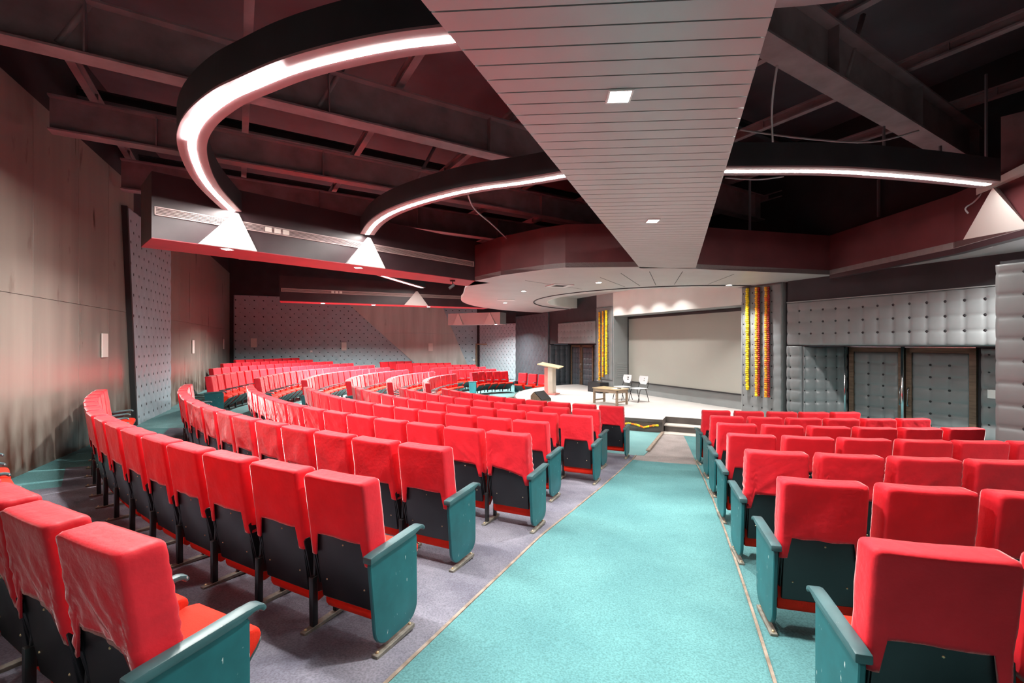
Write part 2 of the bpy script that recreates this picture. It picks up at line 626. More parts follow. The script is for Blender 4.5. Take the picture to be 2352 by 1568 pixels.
def build_floor():
    Rs = [0.0, 3.0, 5.0, 5.6, 6.2, 6.58, 6.6, 7.0, 7.6, 8.0, 8.5] + [8.5 + 0.5 * i for i in range(1, 27)]
    cols = []   # (kind, value)
    left = [-3.2 + i * (3.2 - 1.2) / 24 for i in range(24)] + [-1.2 + i * (1.2 - 1.09) / 2 for i in range(2)]
    left += [-1.09 + i * (1.09 - 0.42) / 9 for i in range(9)] + [-0.42]
    mid = [i / 4 for i in range(0, 5)]
    right = [0.05 + i * 0.1 for i in range(10)]
    b = MB()
    grid = []
    for R in Rs:
        ts = left + [t_l(R) + (t_r(R) - t_l(R)) * u for u in mid] + [t_r(R) + x for x in right]
        row = []
        for t in ts:
            z = floor_z(max(R, 5.2), t)
            if R < 6.59 and t < -1.25:
                z = -0.34 + dz(max(t, -1.9)) * 0.3
            row.append(b.bm.verts.new(P(R, t, z)))
        grid.append((R, ts, row))
    for i in range(len(grid) - 1):
        R = (grid[i][0] + grid[i + 1][0]) / 2
        for j in range(len(grid[0][1]) - 1):
            t = (grid[i][1][j] + grid[i][1][j + 1]) / 2
            d = R * math.cos(t - AX)
            if t > t_r(R):
                mi = 0
            elif t > t_l(R):
                mi = 0 if R > 8.5 else 2
            elif t > -1.09:
                mi = 1 if (R > 8.2 and d < 14.6) else 0
                if R <= 8.2 and t > -0.6:
                    mi = 2
            else:
                mi = 3
            vs = (grid[i][2][j], grid[i][2][j + 1], grid[i + 1][2][j + 1], grid[i + 1][2][j])
            if grid[i][0] == 0.0:
                try:
                    f = b.bm.faces.new(vs)
                except ValueError:
                    continue
            else:
                f = b.bm.faces.new(vs)
            f.material_index = mi
            f.smooth = True
    o = b.build('floor', [M['carpet_teal'], M['carpet_grey'], M['ramp'], M['carpet_pale']])
    for f in o.data.polygons:
        pass
    return struct(o)


floor = build_floor()


def polar_strip(name, f0, f1, R0, R1, h, m, n=40, nt=1):
    """thin strip lying on the floor between two angle functions of R"""
    b = MB()
    rows = []
    for i in range(n + 1):
        R = R0 + (R1 - R0) * i / n
        rows.append([b.bm.verts.new(P(R, f0(R) + (f1(R) - f0(R)) * k / nt, floor_z(R, -0.4) + h)) for k in range(nt + 1)])
    lows = [[b.bm.verts.new(v.co - Vector((0, 0, h + 0.02))) for v in r] for r in rows]
    for i in range(n):
        for k in range(nt):
            b.bm.faces.new((rows[i][k], rows[i][k + 1], rows[i + 1][k + 1], rows[i + 1][k]))
        b.bm.faces.new((rows[i][0], lows[i][0], lows[i + 1][0], rows[i + 1][0]))
        b.bm.faces.new((rows[i][nt], rows[i + 1][nt], lows[i + 1][nt], lows[i][nt]))
    for r, l in ((rows[0], lows[0]), (rows[-1], lows[-1])):
        for k in range(nt):
            b.bm.faces.new((r[k], r[k + 1], l[k + 1], l[k]))
    return b.build(name, m)


o = polar_strip('carpet_runner', lambda R: t_l(R) + 0.028 / R, lambda R: t_r(R) - 0.036 / R, 8.55, 18.6, 0.008, M['carpet_teal'], nt=6)
tag(o, 'long teal carpet runner down the sloping centre aisle', 'carpet')


def wob(R, k):
    return 0.006 * noise.noise(Vector((R * 1.7, k, 0)))


struct(polar_strip('trim_1', lambda R: t_l(R) + 0.004 / R + wob(R, 1) / R, lambda R: t_l(R) + 0.026 / R + wob(R, 1) / R, 8.0, 18.6, 0.012, M['edging'], 60))
struct(polar_strip('trim_2', lambda R: t_r(R) - 0.024 / R + wob(R, 5) / R, lambda R: t_r(R) - 0.006 / R + wob(R, 5) / R, 8.0, 18.6, 0.012, M['edging'], 60))

# ------------------------------------------------------------------ stage
ZS = 0.28
PD = Vector((0.44, 0.898)).normalized()
PR = Vector((PD.y, -PD.x))
NL = Vector((3.80, 11.45))       # left front corner of the step recess
STEP_W = 1.35


def circle_hit(p, d, R):
    q = p - Vector((CX, CY))
    bb = q.dot(d)
    c = q.length_squared - R * R
    return p + d * (-bb - math.sqrt(bb * bb - c))


RS = 5.4
pl = circle_hit(NL - PD * 3, PD, RS)
pr_ = circle_hit(NL + PR * STEP_W - PD * 3, PD, RS)
ta = math.atan2(pl.x - CX, -(pl.y - CY))
tb = math.atan2(pr_.x - CX, -(pr_.y - CY))
poly = []
t_end = AX + 1.36
t_beg = AX - 1.36
for i in range(21):
    t = t_beg + (ta - t_beg) * i / 20
    poly.append(P(RS, t)[:2])
depth = 0.60
nb1 = pl + PD * depth
nb2 = nb1 + PR * STEP_W
poly += [tuple(nb1), tuple(nb2)]
for i in range(13):
    t = tb + (t_end - tb) * i / 12
    poly.append(P(RS, t)[:2])
poly += [W(5.28, 0.30)[:2], W(-5.28, 0.30)[:2]]
b = MB()
b.prism(poly, -0.45, ZS, mi=1, mi_top=0, mi_side=1)
struct(b.build('floor_stage', [M['stage_top'], M['stage_side']]))
# paler nosing along the curved front
b = MB()
arc = [P(RS + 0.015, t_beg + (ta - t_beg) * i / 30) for i in range(31)]
inn = [P(RS - 0.03, t_beg + (ta - t_beg) * i / 30) for i in range(31)]
for i in range(30):
    b.prism([arc[i][:2], arc[i + 1][:2], inn[i + 1][:2], inn[i][:2]], ZS - 0.07, ZS + 0.004)
struct(b.build('trim_3', M['stage_side']))

# stage steps: two treads set in the recess, one mesh per tread
st = empty('stage_steps', (pl.x, pl.y, -0.25), math.atan2(PR.y, PR.x))
tag(st, 'three pale-nosed steps from the grey ramp up to the stage', 'steps')
for k, (y0, ztop) in enumerate(((-0.05, 0.21), (0.26, 0.37))):
    b = MB()
    b.box(0.02, STEP_W - 0.02, y0, depth - 0.005, -0.1 if k == 0 else 0.21, ztop - 0.03, 0)
    b.box(0.005, STEP_W - 0.005, y0 - 0.02, depth - 0.005, ztop - 0.03, ztop, 1, bevel=0.006)
    b.build('tread', [M['stage_side'], M['step_edge']], st)

# raised teal floor beside the sunken ramp, with worn wooden kerbs
pA = NL - PD * 0.05
side_l = [tuple(pA), tuple(pA - PD * 2.6)]
arcb = [P(RS + 0.02, ta - 0.02 - (ta + 0.95) * i / 8)[:2] for i in range(9)]
arcf = [P(8.0, -0.95 + (t_l(8.0) + 0.95) * i / 8)[:2] for i in range(9)]
b = MB()
b.prism(side_l + arcf[::-1] + arcb[::-1], -0.4, -0.035, 0)
struct(b.build('floor_left_of_ramp', M['carpet_pale']))
pB = NL + PR * 1.02 - PD * 0.1
b = MB()
b.prism([tuple(pB), tuple(pB + PR * 3.5), tuple(pB + PR * 3.0 - PD * 2.2), tuple(pB + PR * 0.22 - PD * 2.45)], -0.4, -0.035, 0)
struct(b.build('floor_right_of_ramp', M['carpet_pale']))
b = MB()
m_ = frame_mtx(Vector((pA.x, pA.y, 0)), -PD)
b.box(-0.02, 2.2, -0.035, 0.035, -0.3, -0.015, bevel=0.006)
struct(b.build('trim_4', M['edging'], mtx=m_))
# riser board of the far platform
b = MB()
pts = [P(6.6, -2.75 + i * 0.05) for i in range(30)]
pin = [P(6.54, -2.75 + i * 0.05) for i in range(30)]
for i in range(29):
    z1 = floor_z(6.6, -2.75 + i * 0.05) + 0.02
    b.prism([pts[i][:2], pts[i + 1][:2], pin[i + 1][:2], pin[i][:2]], -0.5, z1)
struct(b.build('trim_5', M['wood_desk']))

# ------------------------------------------------------------------ walls
WALL_T = 7.2
# back wall behind the seats (d = 15.25): seen from inside x runs towards -s
org = W(-13.4, 15.25)
bx = (EV.x, EV.y)


def back_x(s):
    return s + 13.4


# frame_mtx gives y = z cross x ; for x = -e this must point to the stage (-n)
def wall_frame(origin, xd, inward):
    m = frame_mtx(origin, xd)
    y = Vector((m[0][1], m[1][1]))
    assert y.dot(Vector(inward)) > 0, 'wall faces out'
    return m


wall_frame(org, bx, (-NV.x, -NV.y))
b = MB()
b.box(0, 28.0, -0.2, 0, -0.6, WALL_T)
struct(b.build('wall_back', M['black'], mtx=frame_mtx(org, bx)))
# laminate boards with open joints
joints = [14.6, 11.5, 8.4, 7.0, 5.66, 4.34, 2.97, 1.73, 0.35]
joints2 = [-2.2, -3.6, -5.0, -6.6, -8.3, -9.9, -11.6, -13.05]
b = MB()
for js in (joints, joints2):
    for a, c in zip(js[:-1], js[1:]):
        for z0, z1 in ((0.2, 2.84), (2.846, 5.6)):
            b.box(back_x(c) + 0.003, back_x(a) - 0.003, 0, 0.03, z0, z1, bevel=0.002, seg=1)
struct(b.build('wall_back_boards', M['laminate'], mtx=frame_mtx(org, bx)))
# leaning tufted panel
m_ = frame_mtx(W(1.07, 15.22), bx)
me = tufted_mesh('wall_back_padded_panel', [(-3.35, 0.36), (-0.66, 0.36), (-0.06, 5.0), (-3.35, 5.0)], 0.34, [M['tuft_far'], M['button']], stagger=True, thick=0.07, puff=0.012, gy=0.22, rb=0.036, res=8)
o = bpy.data.objects.new('wall_back_padded_panel', me)
COL.objects.link(o)
o.matrix_world = m_
struct(o)
b = MB()
for pr in ([(-0.60, 0.30), (-3.42, 0.30), (-3.42, 0.36), (-0.64, 0.36)], [(-0.60, 0.30), (-0.66, 0.36), (-0.06, 5.0), (0.02, 5.0)]):
    a = [b.bm.verts.new((p[0], 0, p[1])) for p in pr]
    c = [b.bm.verts.new((p[0], 0.095, p[1])) for p in pr]
    b.bm.faces.new(c)
    for i in range(4):
        b.bm.faces.new((a[i], a[(i + 1) % 4], c[(i + 1) % 4], c[i]))
struct(b.build('trim_6', M['screen_black'], mtx=m_))

# far side wall (s = -13.1) from d = 15.25 down to 2.5
FS = -13.1
orgf = W(FS, 2.35)
fx = (NV.x, NV.y)
wall_frame(orgf, fx, (EV.x, EV.y))
b = MB()
b.box(0, 12.9, -0.2, 0, -0.8, WALL_T)
struct(b.build('wall_left', M['black'], mtx=frame_mtx(orgf, fx)))


def fxx(d):
    return d - 2.35


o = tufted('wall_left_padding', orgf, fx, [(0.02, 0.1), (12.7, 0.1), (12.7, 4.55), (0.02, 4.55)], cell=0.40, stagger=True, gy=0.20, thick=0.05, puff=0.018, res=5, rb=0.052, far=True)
struct(o)
# the plain leaning panel over it, in two boards
b = MB()
za, zb = 0.1, 4.6
xl0, xl1, xr0, xr1 = fxx(2.75), fxx(4.75), fxx(5.2), fxx(10.1)


def lean(z, lo, hi):
    return lo + (hi - lo) * (z - za) / (zb - za)


for z0, z1 in ((za, 2.75), (2.756, zb)):
    pr = [(lean(z0, xl0, xl1), z0), (lean(z0, xr0, xr1), z0), (lean(z1, xr0, xr1), z1), (lean(z1, xl0, xl1), z1)]
    a = [b.bm.verts.new((p[0], 0.02, p[1])) for p in pr]
    c = [b.bm.verts.new((p[0], 0.15, p[1])) for p in pr]
    b.bm.faces.new(c)
    for i in range(4):
        b.bm.faces.new((a[i], a[(i + 1) % 4], c[(i + 1) % 4], c[i]))
struct(b.build('wall_left_boards', M['laminate_grey'], mtx=frame_mtx(orgf, fx)))
# angled wall from the far wall to the stage wall
q1, q0 = W(FS, 2.5), W(-10.3, 1.12)
v = (q1 - q0)
L_ = v.length
xd = (v.x, v.y)
b = MB()
b.box(0, L_, -0.2, 0, -0.8, WALL_T)
struct(b.build('wall_left_corner', M['black'], mtx=frame_mtx(q0, xd)))
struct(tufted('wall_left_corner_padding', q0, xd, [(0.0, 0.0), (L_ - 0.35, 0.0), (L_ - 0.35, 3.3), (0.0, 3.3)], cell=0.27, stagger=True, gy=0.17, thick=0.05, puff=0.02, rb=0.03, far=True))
b = MB()
b.box(L_ - 0.10, L_ - 0.02, 0.0, 0.09, 0.0, 2.15)
b.box(L_ - 0.95, L_ - 0.02, 0.0, 0.09, 2.08, 2.16)
struct(b.build('trim_7', M['wood_desk'], mtx=frame_mtx(q0, xd)))
# stage wall pieces (d = 1.12), x runs along e? y must point to +n
sx = (EV.x, EV.y)
mm = frame_mtx(W(0, 1.12), sx)
flip = Vector((mm[0][1], mm[1][1])).dot(NV) < 0
sx = (-EV.x, -EV.y) if flip else sx
SG = -1.0 if flip else 1.0


def swall(name, s0, s1, z0, z1, m, d=1.12, t=0.25):
    x0, x1 = sorted((SG * s0, SG * s1))
    return slab(name, W(0, d), sx, x0, x1, z0, z1, -t, 0, m)


def stuft(name, s0, s1, z0, z1, d=1.12, **kw):
    x0, x1 = sorted((SG * s0, SG * s1))
    return struct(tufted(name, W(0, d), sx, [(x0, z0), (x1, z0), (x1, z1), (x0, z1)], **kw))


swall('wall_front', -10.3, -6.5, -0.8, WALL_T, M['black'])
stuft('wall_front_dark_padding', -10.28, -6.52, -0.35, 3.68, dark=True, stagger=True, cell=0.40, gy=0.24, thick=0.05, puff=0.02, rb=0.034)
swall('wall_front_left_header', -6.5, -2.58, 2.15, WALL_T, M['black'])
stuft('wall_front_left_header_padding', -5.6, -2.6, 2.18, 3.1, cell=0.27, thick=0.04, puff=0.02)
swall('wall_front_left_pier', -2.58, -1.49, -0.3, 4.6, M['plaster_grey'])
stuft('wall_front_left_pier_padding', -2.56, -1.51, 0.75, 3.6, cell=0.27, thick=0.02, puff=0.012)
swall('wall_front_right_pier', 4.17, 5.31, -0.3, 4.6, M['plaster_grey'])
stuft('wall_front_right_pier_padding', 4.18, 5.30, 0.0, 3.68, cell=0.27, thick=0.02, puff=0.016)
swall('wall_front_header', -1.49, 4.17, 3.23, 4.6, M['plaster'])
swall('wall_front_gap', 5.31, 5.44, -0.3, WALL_T, M['black'], d=1.0)
swall('wall_front_right_header', 5.44, 10.35, 2.13, WALL_T, M['black'])
stuft('wall_front_right_header_padding', 5.45, 10.33, 2.15, 3.16, cell=0.27, thick=0.03, puff=0.024, res=10, rb=0.032)  # stops short: bare black wall above stands in for its unlit top
swall('wall_front_right_pier_door', 5.44, 5.79, -0.3, 2.14, M['black'])
swall('trim_12', 5.45, 10.3, 3.165, 3.185, M['plaster_grey'], d=1.19, t=0.06)
stuft('wall_front_right_jamb_padding', 5.45, 5.79, 0.0, 2.13, cell=0.27, thick=0.03, puff=0.04, res=8)
swall('wall_front_door_back', 6.0, 10.4, -0.3, 2.9, M['black'], d=0.02)
stuft('wall_front_door_side_padding', 8.55, 10.3, 0.0, 2.1, cell=0.33, d=0.05, thick=0.03, puff=0.04, res=8)
swall('wall_front_left_door_back', -6.6, -2.6, -0.5, 2.9, M['black'], d=0.02)


def splay(name, a, c, z0, z1, **kw):
    v = c - a
    m1 = frame_mtx(a, (v.x, v.y))
    if Vector((m1[0][1], m1[1][1])).dot(NV) < 0:
        a, c = c, a
        v = c - a
    L = v.length
    slab(name, a, (v.x, v.y), 0, L, z0 - 0.3, z1, -0.1, 0, M['black'])
    return struct(tufted(name + '_padding', a, (v.x, v.y), [(0.0, z0), (L, z0), (L, z1), (0.0, z1)], **kw))


splay('wall_front_right_splay', W(5.79, 1.12), W(6.16, 0.06), 0.0, 2.12, cell=0.27, thick=0.03, puff=0.045, res=8)
splay('wall_front_left_splay', W(-4.2, 0.06), W(-2.58, 1.12), 0.1, 2.12, cell=0.27, dark=True, thick=0.03, puff=0.03)
splay('wall_front_left_return', W(-6.5, 1.12), W(-6.3, 0.06), 0.0, 2.12, cell=0.27, dark=True, thick=0.03, puff=0.03)
# lintels over the door recesses
b = MB()
b.prism([W(5.5, 1.1)[:2], W(10.3, 1.1)[:2], W(10.3, 0.0)[:2], W(5.5, 0.0)[:2]], 2.14, 2.3)
struct(b.build('ceiling_door_recess_right', M['black']))
b = MB()
b.prism([W(-6.5, 1.1)[:2], W(-2.6, 1.1)[:2], W(-2.6, 0.0)[:2], W(-6.5, 0.0)[:2]], 2.16, 2.3)
struct(b.build('ceiling_door_recess_left', M['black']))
# screen niche
swall('wall_front_screen_back', -1.6, 4.3, -0.3, 4.6, M['plaster_grey'], d=0.38)
b = MB()
x0, x1 = sorted((SG * -1.49, SG * -1.50))
for s_, nm in ((-1.49, 'wall_front_reveal_left'), (4.17, 'wall_front_reveal_right')):
    bb = MB()
    bb.prism([W(s_ - 0.03, 1.12)[:2], W(s_ + 0.03, 1.12)[:2], W(s_ + 0.03, 0.3)[:2], W(s_ - 0.03, 0.3)[:2]], 0.0, 3.3)
    struct(bb.build(nm, M['plaster_grey']))
b.prism([W(-1.5, 1.1)[:2], W(4.2, 1.1)[:2], W(4.2, 0.3)[:2], W(-1.5, 0.3)[:2]], 3.22, 3.3)
struct(b.build('ceiling_screen_niche', M['plaster_grey']))
# projecting right-hand mass
q0, q1 = W(10.3, 4.6), W(10.3, 1.0)
b = MB()
b.prism([W(10.3, 4.5)[:2], W(14.8, 4.5)[:2], W(14.8, 0.9)[:2], W(10.3, 0.9)[:2]], -0.3, 3.14)
struct(b.build('wall_right_front', M['black']))
x0, x1 = sorted((SG * 10.28, SG * 14.6))
struct(tufted('wall_right_front_padding', W(0, 4.50), sx, [(x0 + 0.12, 0.0), (x1, 0.0), (x1, 3.1), (x0 + 0.12, 3.1)], cell=0.36, gy=0.25, thick=0.03, puff=0.020, res=10, rb=0.034))
b = MB()
b.prism([W(12.4, 4.4)[:2], W(14.8, 4.4)[:2], W(14.8, 0.9)[:2], W(12.4, 0.9)[:2]], 3.14, WALL_T)
struct(b.build('wall_right_front_upper', M['black']))
b = MB()
b.prism([W(14.6, 15.4)[:2], W(14.8, 15.4)[:2], W(14.8, 4.4)[:2], W(14.6, 4.4)[:2]], -0.5, WALL_T)
struct(b.build('wall_right', M['laminate']))

swall('wall_front_upper', -10.3, 12.6, 4.6, WALL_T, M['black'], d=0.85)

# ------------------------------------------------------------------ roof: dark sheet, steel rafters, purlins
b = MB()
b.prism([W(-13.4, 15.6)[:2], W(14.9, 15.6)[:2], W(14.9, -0.3)[:2], W(-13.4, -0.3)[:2]], 7.0, 7.1)
struct(b.build('ceiling', M['roof']))
BD = Vector((0.857, 0.515)).normalized()
BP = Vector((-BD.y, BD.x))


def i_beam(name, p0, p1, z, depth, fl, m, tw=0.02):
    v = p1 - p0
    L = v.length
    b = MB()
    b.box(0, L, -fl / 2, fl / 2, 0, 0.025)
    b.box(0, L, -fl / 2, fl / 2, depth - 0.025, depth)
    b.box(0, L, -tw / 2, tw / 2, 0.02, depth - 0.02)
    k = 1.2
    while k < L:
        b.box(k, k + 0.015, -fl / 2 * 0.9, fl / 2 * 0.9, 0.02, depth - 0.02)
        k += 2.4
    return struct(b.build(name, m, mtx=frame_mtx(Vector((p0.x, p0.y, z)), v)))


def bpt(al, pp):
    return BD * al + BP * pp


for pp, z, dp, fl, a0, a1 in ((2.62, 5.2, 0.62, 0.28, 2.2, 10.7), (6.45, 5.2, 0.6, 0.24, -9.0, 11.0), (8.9, 5.2, 0.5, 0.22, -7.0, 13.0),
                              (11.6, 5.2, 0.6, 0.24, -6.0, 15.0), (15.2, 5.2, 0.6, 0.24, -4.0, 16.0), (19.0, 5.2, 0.6, 0.24, 0.0, 16.0), (-0.9, 5.2, 0.6, 0.28, 3.0, 10.0), (2.62, 5.9, 0.5, 0.24, -10.0, 0.4), (4.5, 6.2, 0.35, 0.16, -10.0, 2.0)):
    lim = (15.1 - (bpt(0, pp) - Vector((CX, CY))).dot(NV)) / BD.dot(NV)
    a0 = max(a0, lim)
    i_beam('ceiling_beam', bpt(a0, pp), bpt(a1, pp), z, dp, fl, M['beam'])
for al in (-7.5, -5.6, -3.8, -1.9, 0.1, 2.0, 3.9, 5.9, 7.8, 9.8, 11.8):
    i_beam('ceiling_purlin_beam', bpt(al, -1.5), bpt(al, 20.0), 5.9, 0.16, 0.1, M['beam'], 0.012)
for pp in (1.0, 3.6, 5.2, 7.6, 10.2, 13.2, 16.8):
    i_beam('ceiling_sheet_beam', bpt(-8.5, pp), bpt(14, pp), 6.3, 0.16, 0.1, M['black'], 0.012)
# struts between the rafters and the roof sheet
for al, pp in ((-5.0, 6.45), (-1.6, 6.45), (0.9, 6.45), (-4.2, 8.9), (-0.7, 8.9), (3.0, 8.9), (3.4, 2.62), (6.2, 2.62)):
    b = MB()
    p = bpt(al, pp)
    b.tube([(p.x, p.y, 5.3), (p.x + 0.5 * BD.x, p.y + 0.5 * BD.y, 6.3)], 0.035, 6)
    struct(b.build('ceiling_strut_beam', M['beam']))

# ------------------------------------------------------------------ soffits
ZC = 3.7
ZF = 4.56
# canopy over the stage, ring with a round hole, running on to the right-hand walls
outer_r = [(2.52, 8.96), (3.74, 9.22), (6.98, 10.0), (7.0, 7.2), (6.73, 5.98), (6.0, 3.9), (9.6, 2.2), (12.5, 6.5)]
outer_l = [P(7.3, -2.9 + i * (2.9 - 1.32) / 18)[:2] for i in range(19)] + [(-1.25, 12.3), (-0.9, 11.0), (-0.25, 10.1), (0.65, 9.3), (1.06, 9.05)]
outer = outer_l + outer_r + [W(8.0, -0.2)[:2], W(-6.0, -0.2)[:2]]
HR = 4.7
bm = bmesh.new()
vo = [bm.verts.new((p[0], p[1], 0)) for p in outer]
eo = [bm.edges.new((vo[i], vo[(i + 1) % len(vo)])) for i in range(len(vo))]
hole = [P(HR, AX - 1.36 + i * 2.72 / 48) for i in range(49)] + [W(4.58, 0.3), W(-4.58, 0.3)]
vi = [bm.verts.new((p[0], p[1], 0)) for p in hole]
ei = [bm.edges.new((vi[i], vi[(i + 1) % len(vi)])) for i in range(len(vi))]
bmesh.ops.triangle_fill(bm, use_beauty=True, use_dissolve=False, edges=eo + ei)
bad = []


def in_poly(x, y, pl_):
    c = False
    for i in range(len(pl_)):
        x1, y1 = pl_[i][0], pl_[i][1]
        x2, y2 = pl_[i - 1][0], pl_[i - 1][1]
        if (y1 > y) != (y2 > y) and x < (x2 - x1) * (y - y1) / (y2 - y1) + x1:
            c = not c
    return c


for f in bm.faces:
    c = f.calc_center_median()
    if in_poly(c.x, c.y, hole) or not in_poly(c.x, c.y, outer):
        bad.append(f)
bmesh.ops.delete(bm, geom=bad, context='FACES_ONLY')
r = bmesh.ops.extrude_face_region(bm, geom=bm.faces[:])
for v in r['geom']:
    if isinstance(v, bmesh.types.BMVert):
        v.co.z += 0.10
bmesh.ops.recalc_face_normals(bm, faces=bm.faces[:])
me = bpy.data.meshes.new('ceiling_canopy')
bm.to_mesh(me)
bm.free()
me.materials.append(M['soffit'])
o = add('ceiling_canopy', me, None, (0, 0, ZC))
struct(o)
# panel joints radiating on the canopy
b = MB()
for t, r0, r1 in ((-0.52, 5.0, 7.0), (-0.44, 5.0, 7.4), (-0.36, 5.0, 7.4), (-0.27, 5.0, 7.2), (-0.75, 5.2, 7.6), (-0.1, 4.9, 6.6)):
    p0, p1 = P(r0, t, 0), P(r1, t, 0)
    n_ = Vector((math.cos(t), math.sin(t), 0)) * 0.006
    b.prism([(p0 + n_)[:2], (p1 + n_)[:2], (p1 - n_)[:2], (p0 - n_)[:2]], ZC - 0.003, ZC + 0.01)
struct(b.build('trim_8', M['joint']))
# stepped cove round the hole and the higher stage ceiling
b = MB()
tt = [AX - 1.30 + i * 2.6 / 48 for i in range(49)]
for i in range(48):
    for ra, rb_, z0, z1, mi in ((HR - 0.02, HR + 0.02, ZC - 0.02, ZC + 0.0, 1), (HR - 0.50, HR - 0.02, ZC + 0.005, ZC + 0.03, 0), (HR - 0.52, HR - 0.48, ZC + 0.004, ZC + 0.42, 2)):
        b.prism([P(ra, tt[i])[:2], P(ra, tt[i + 1])[:2], P(rb_, tt[i + 1])[:2], P(rb_, tt[i])[:2]], z0, z1, mi)
struct(b.build('ceiling_cove', [M['soffit'], M['black'], M['plaster']]))
b = MB()
b.prism([W(-5.5, 5.4)[:2], W(5.5, 5.4)[:2], W(5.5, 0.2)[:2], W(-5.5, 0.2)[:2]], 4.12, 4.2)
struct(b.build('ceiling_stage', M['soffit']))


def fascia(name, pts, z0, z1, m, t=0.05, mi_m=None):
    b = MB()
    for i in range(len(pts) - 1):
        p, q = Vector(pts[i]), Vector(pts[i + 1])
        d = (q - p).normalized()
        n_ = Vector((-d.y, d.x)) * t
        b.prism([tuple(p), tuple(q), tuple(q + n_), tuple(p + n_)], z0, z1)
    return struct(b.build(name, m))


fascia('ceiling_fascia_left', [(-1.0, 11.2), (-0.9, 11.0), (-0.25, 10.1), (0.65, 9.3), (1.06, 9.05), (2.52, 8.96)], ZC + 0.003, ZF, M['maroon'])
fascia('ceiling_fascia_right', [(3.74, 9.22), (6.98, 10.0), (7.0, 7.2), (6.73, 5.98), (6.0, 3.9)], ZC + 0.003, ZF, M['maroon'])
b = MB()
b.prism([(6.98, 10.0), (7.0, 7.2), (6.73, 5.98), (6.0, 3.9), (6.12, 3.86), (6.86, 5.95), (7.13, 7.18), (7.10, 9.9)], ZC - 0.09, ZC - 0.001)
struct(b.build('trim_9', M['fascia_dark']))

# plank soffit over the aisle
b = MB()
eL = lambda Y: -0.374 + (Y - 1.99) * 0.4152
eR = lambda Y: 1.17 + (Y - 1.99) * 0.3555
step = 0.1335
sl = -0.066
Y = -3.2
while Y < 9.05:
    g = 0.005

    def cor(yb):
        # a joint is a straight line falling a little to the right
        xl = eL(yb)
        xr = eR(yb - 0.09)
        return (xl, yb + 0.05), (xr, yb + 0.05 + sl * (xr - xl))
    l0, r0 = cor(Y + g)
    l1, r1 = cor(Y + step - g)
    b.prism([l0, r0, r1, l1], ZC, ZC + 0.03, 0)
    Y += step
b.prism([(eL(-3.2), -3.2), (eR(-3.2), -3.2), (eR(9.0), 9.15), (eL(9.0), 9.05)], ZC + 0.03, ZC + 0.42, 1)
struct(b.build('ceiling_planks', [M['plank'], M['black']]))

# radial soffit beams on the left
B1A, B1B = Vector((-5.15, 6.5)), Vector((-0.9, 11.0))
B1D = (B1B - B1A).normalized()
B1N = Vector((-B1D.y, B1D.x))
B2A, B2B = Vector((-8.3, 16.25)), Vector((-1.4, 19.35))
B2D = (B2B - B2A).normalized()
B2N = Vector((-B2D.y, B2D.x))


def soffit_beam(name, A, Bp, N, wd, z0, z1):
    b = MB()
    b.prism([tuple(A), tuple(Bp), tuple(Bp + N * wd), tuple(A + N * wd)], z0 + 0.01, z1, 0)
    b.prism([tuple(A), tuple(Bp), tuple(Bp + N * wd), tuple(A + N * wd)], z0, z0 + 0.012, 1)
    return struct(b.build(name, [M['fascia_dark'], M['red_soffit']]))


soffit_beam('ceiling_soffit_beam_near', B1A, B1B + B1D * 0.5, B1N, 0.9, ZC, ZF + 0.1)
soffit_beam('ceiling_soffit_beam_far', B2A, B2B + B2D * 0.5, B2N, 0.8, ZC, ZF + 0.05)
# small far beam beside the canopy
b = MB()
A3 = Vector((-3.4, 24.2))
B3 = Vector((-0.6, 22.9))
dd = (B3 - A3).normalized()
nn = Vector((-dd.y, dd.x))
b.prism([tuple(A3), tuple(B3), tuple(B3 + nn * 0.7), tuple(A3 + nn * 0.7)], 3.15, 3.75)
struct(b.build('ceiling_soffit_beam_corner', M['soffit']))


def grille(A, D, N, k0, k1, z, label):
    p = A + D * k0
    root = empty('air_grille', (p.x, p.y, z), math.atan2(D.y, D.x))
    tag(root, label, 'air grille', 'long air grilles on the soffit sides')
    L = k1 - k0
    f = MB()
    for z0, z1 in ((-0.062, -0.046), (0.046, 0.062)):
        f.box(0, L, -0.022, 0.0, z0, z1)
    for x in (0, L - 0.016):
        f.box(x, x + 0.016, -0.022, 0.0, -0.062, 0.062)
    f.build('frame', M['grille'], root)
    s = MB()
    for k in range(4):
        zz = -0.034 + k * 0.021
        s.box(0.016, L - 0.016, -0.016, -0.004, zz, zz + 0.009)
    s.build('slats', M['grille'], root)
    c = MB()
    c.box(0.01, L - 0.01, -0.004, -0.001, -0.055, 0.055)
    c.build('recess', M['grille_dark'], root)
    d_ = MB()
    mid = L * 0.24
    for k in range(3):
        d_.box(mid + k * 0.14, mid + k * 0.14 + 0.10, -0.026, -0.006, -0.04, 0.04, bevel=0.003)
    d_.build('damper', M['cream'], root)
    return root


grille(B1A, B1D, B1N, 0.03, 6.15, 4.10, 'long slotted air grille on the side of the nearer red-edged soffit beam')
grille(B2A, B2D, B2N, 0.05, 7.0, 4.10, 'long slotted air grille on the farther soffit beam, beyond the first')


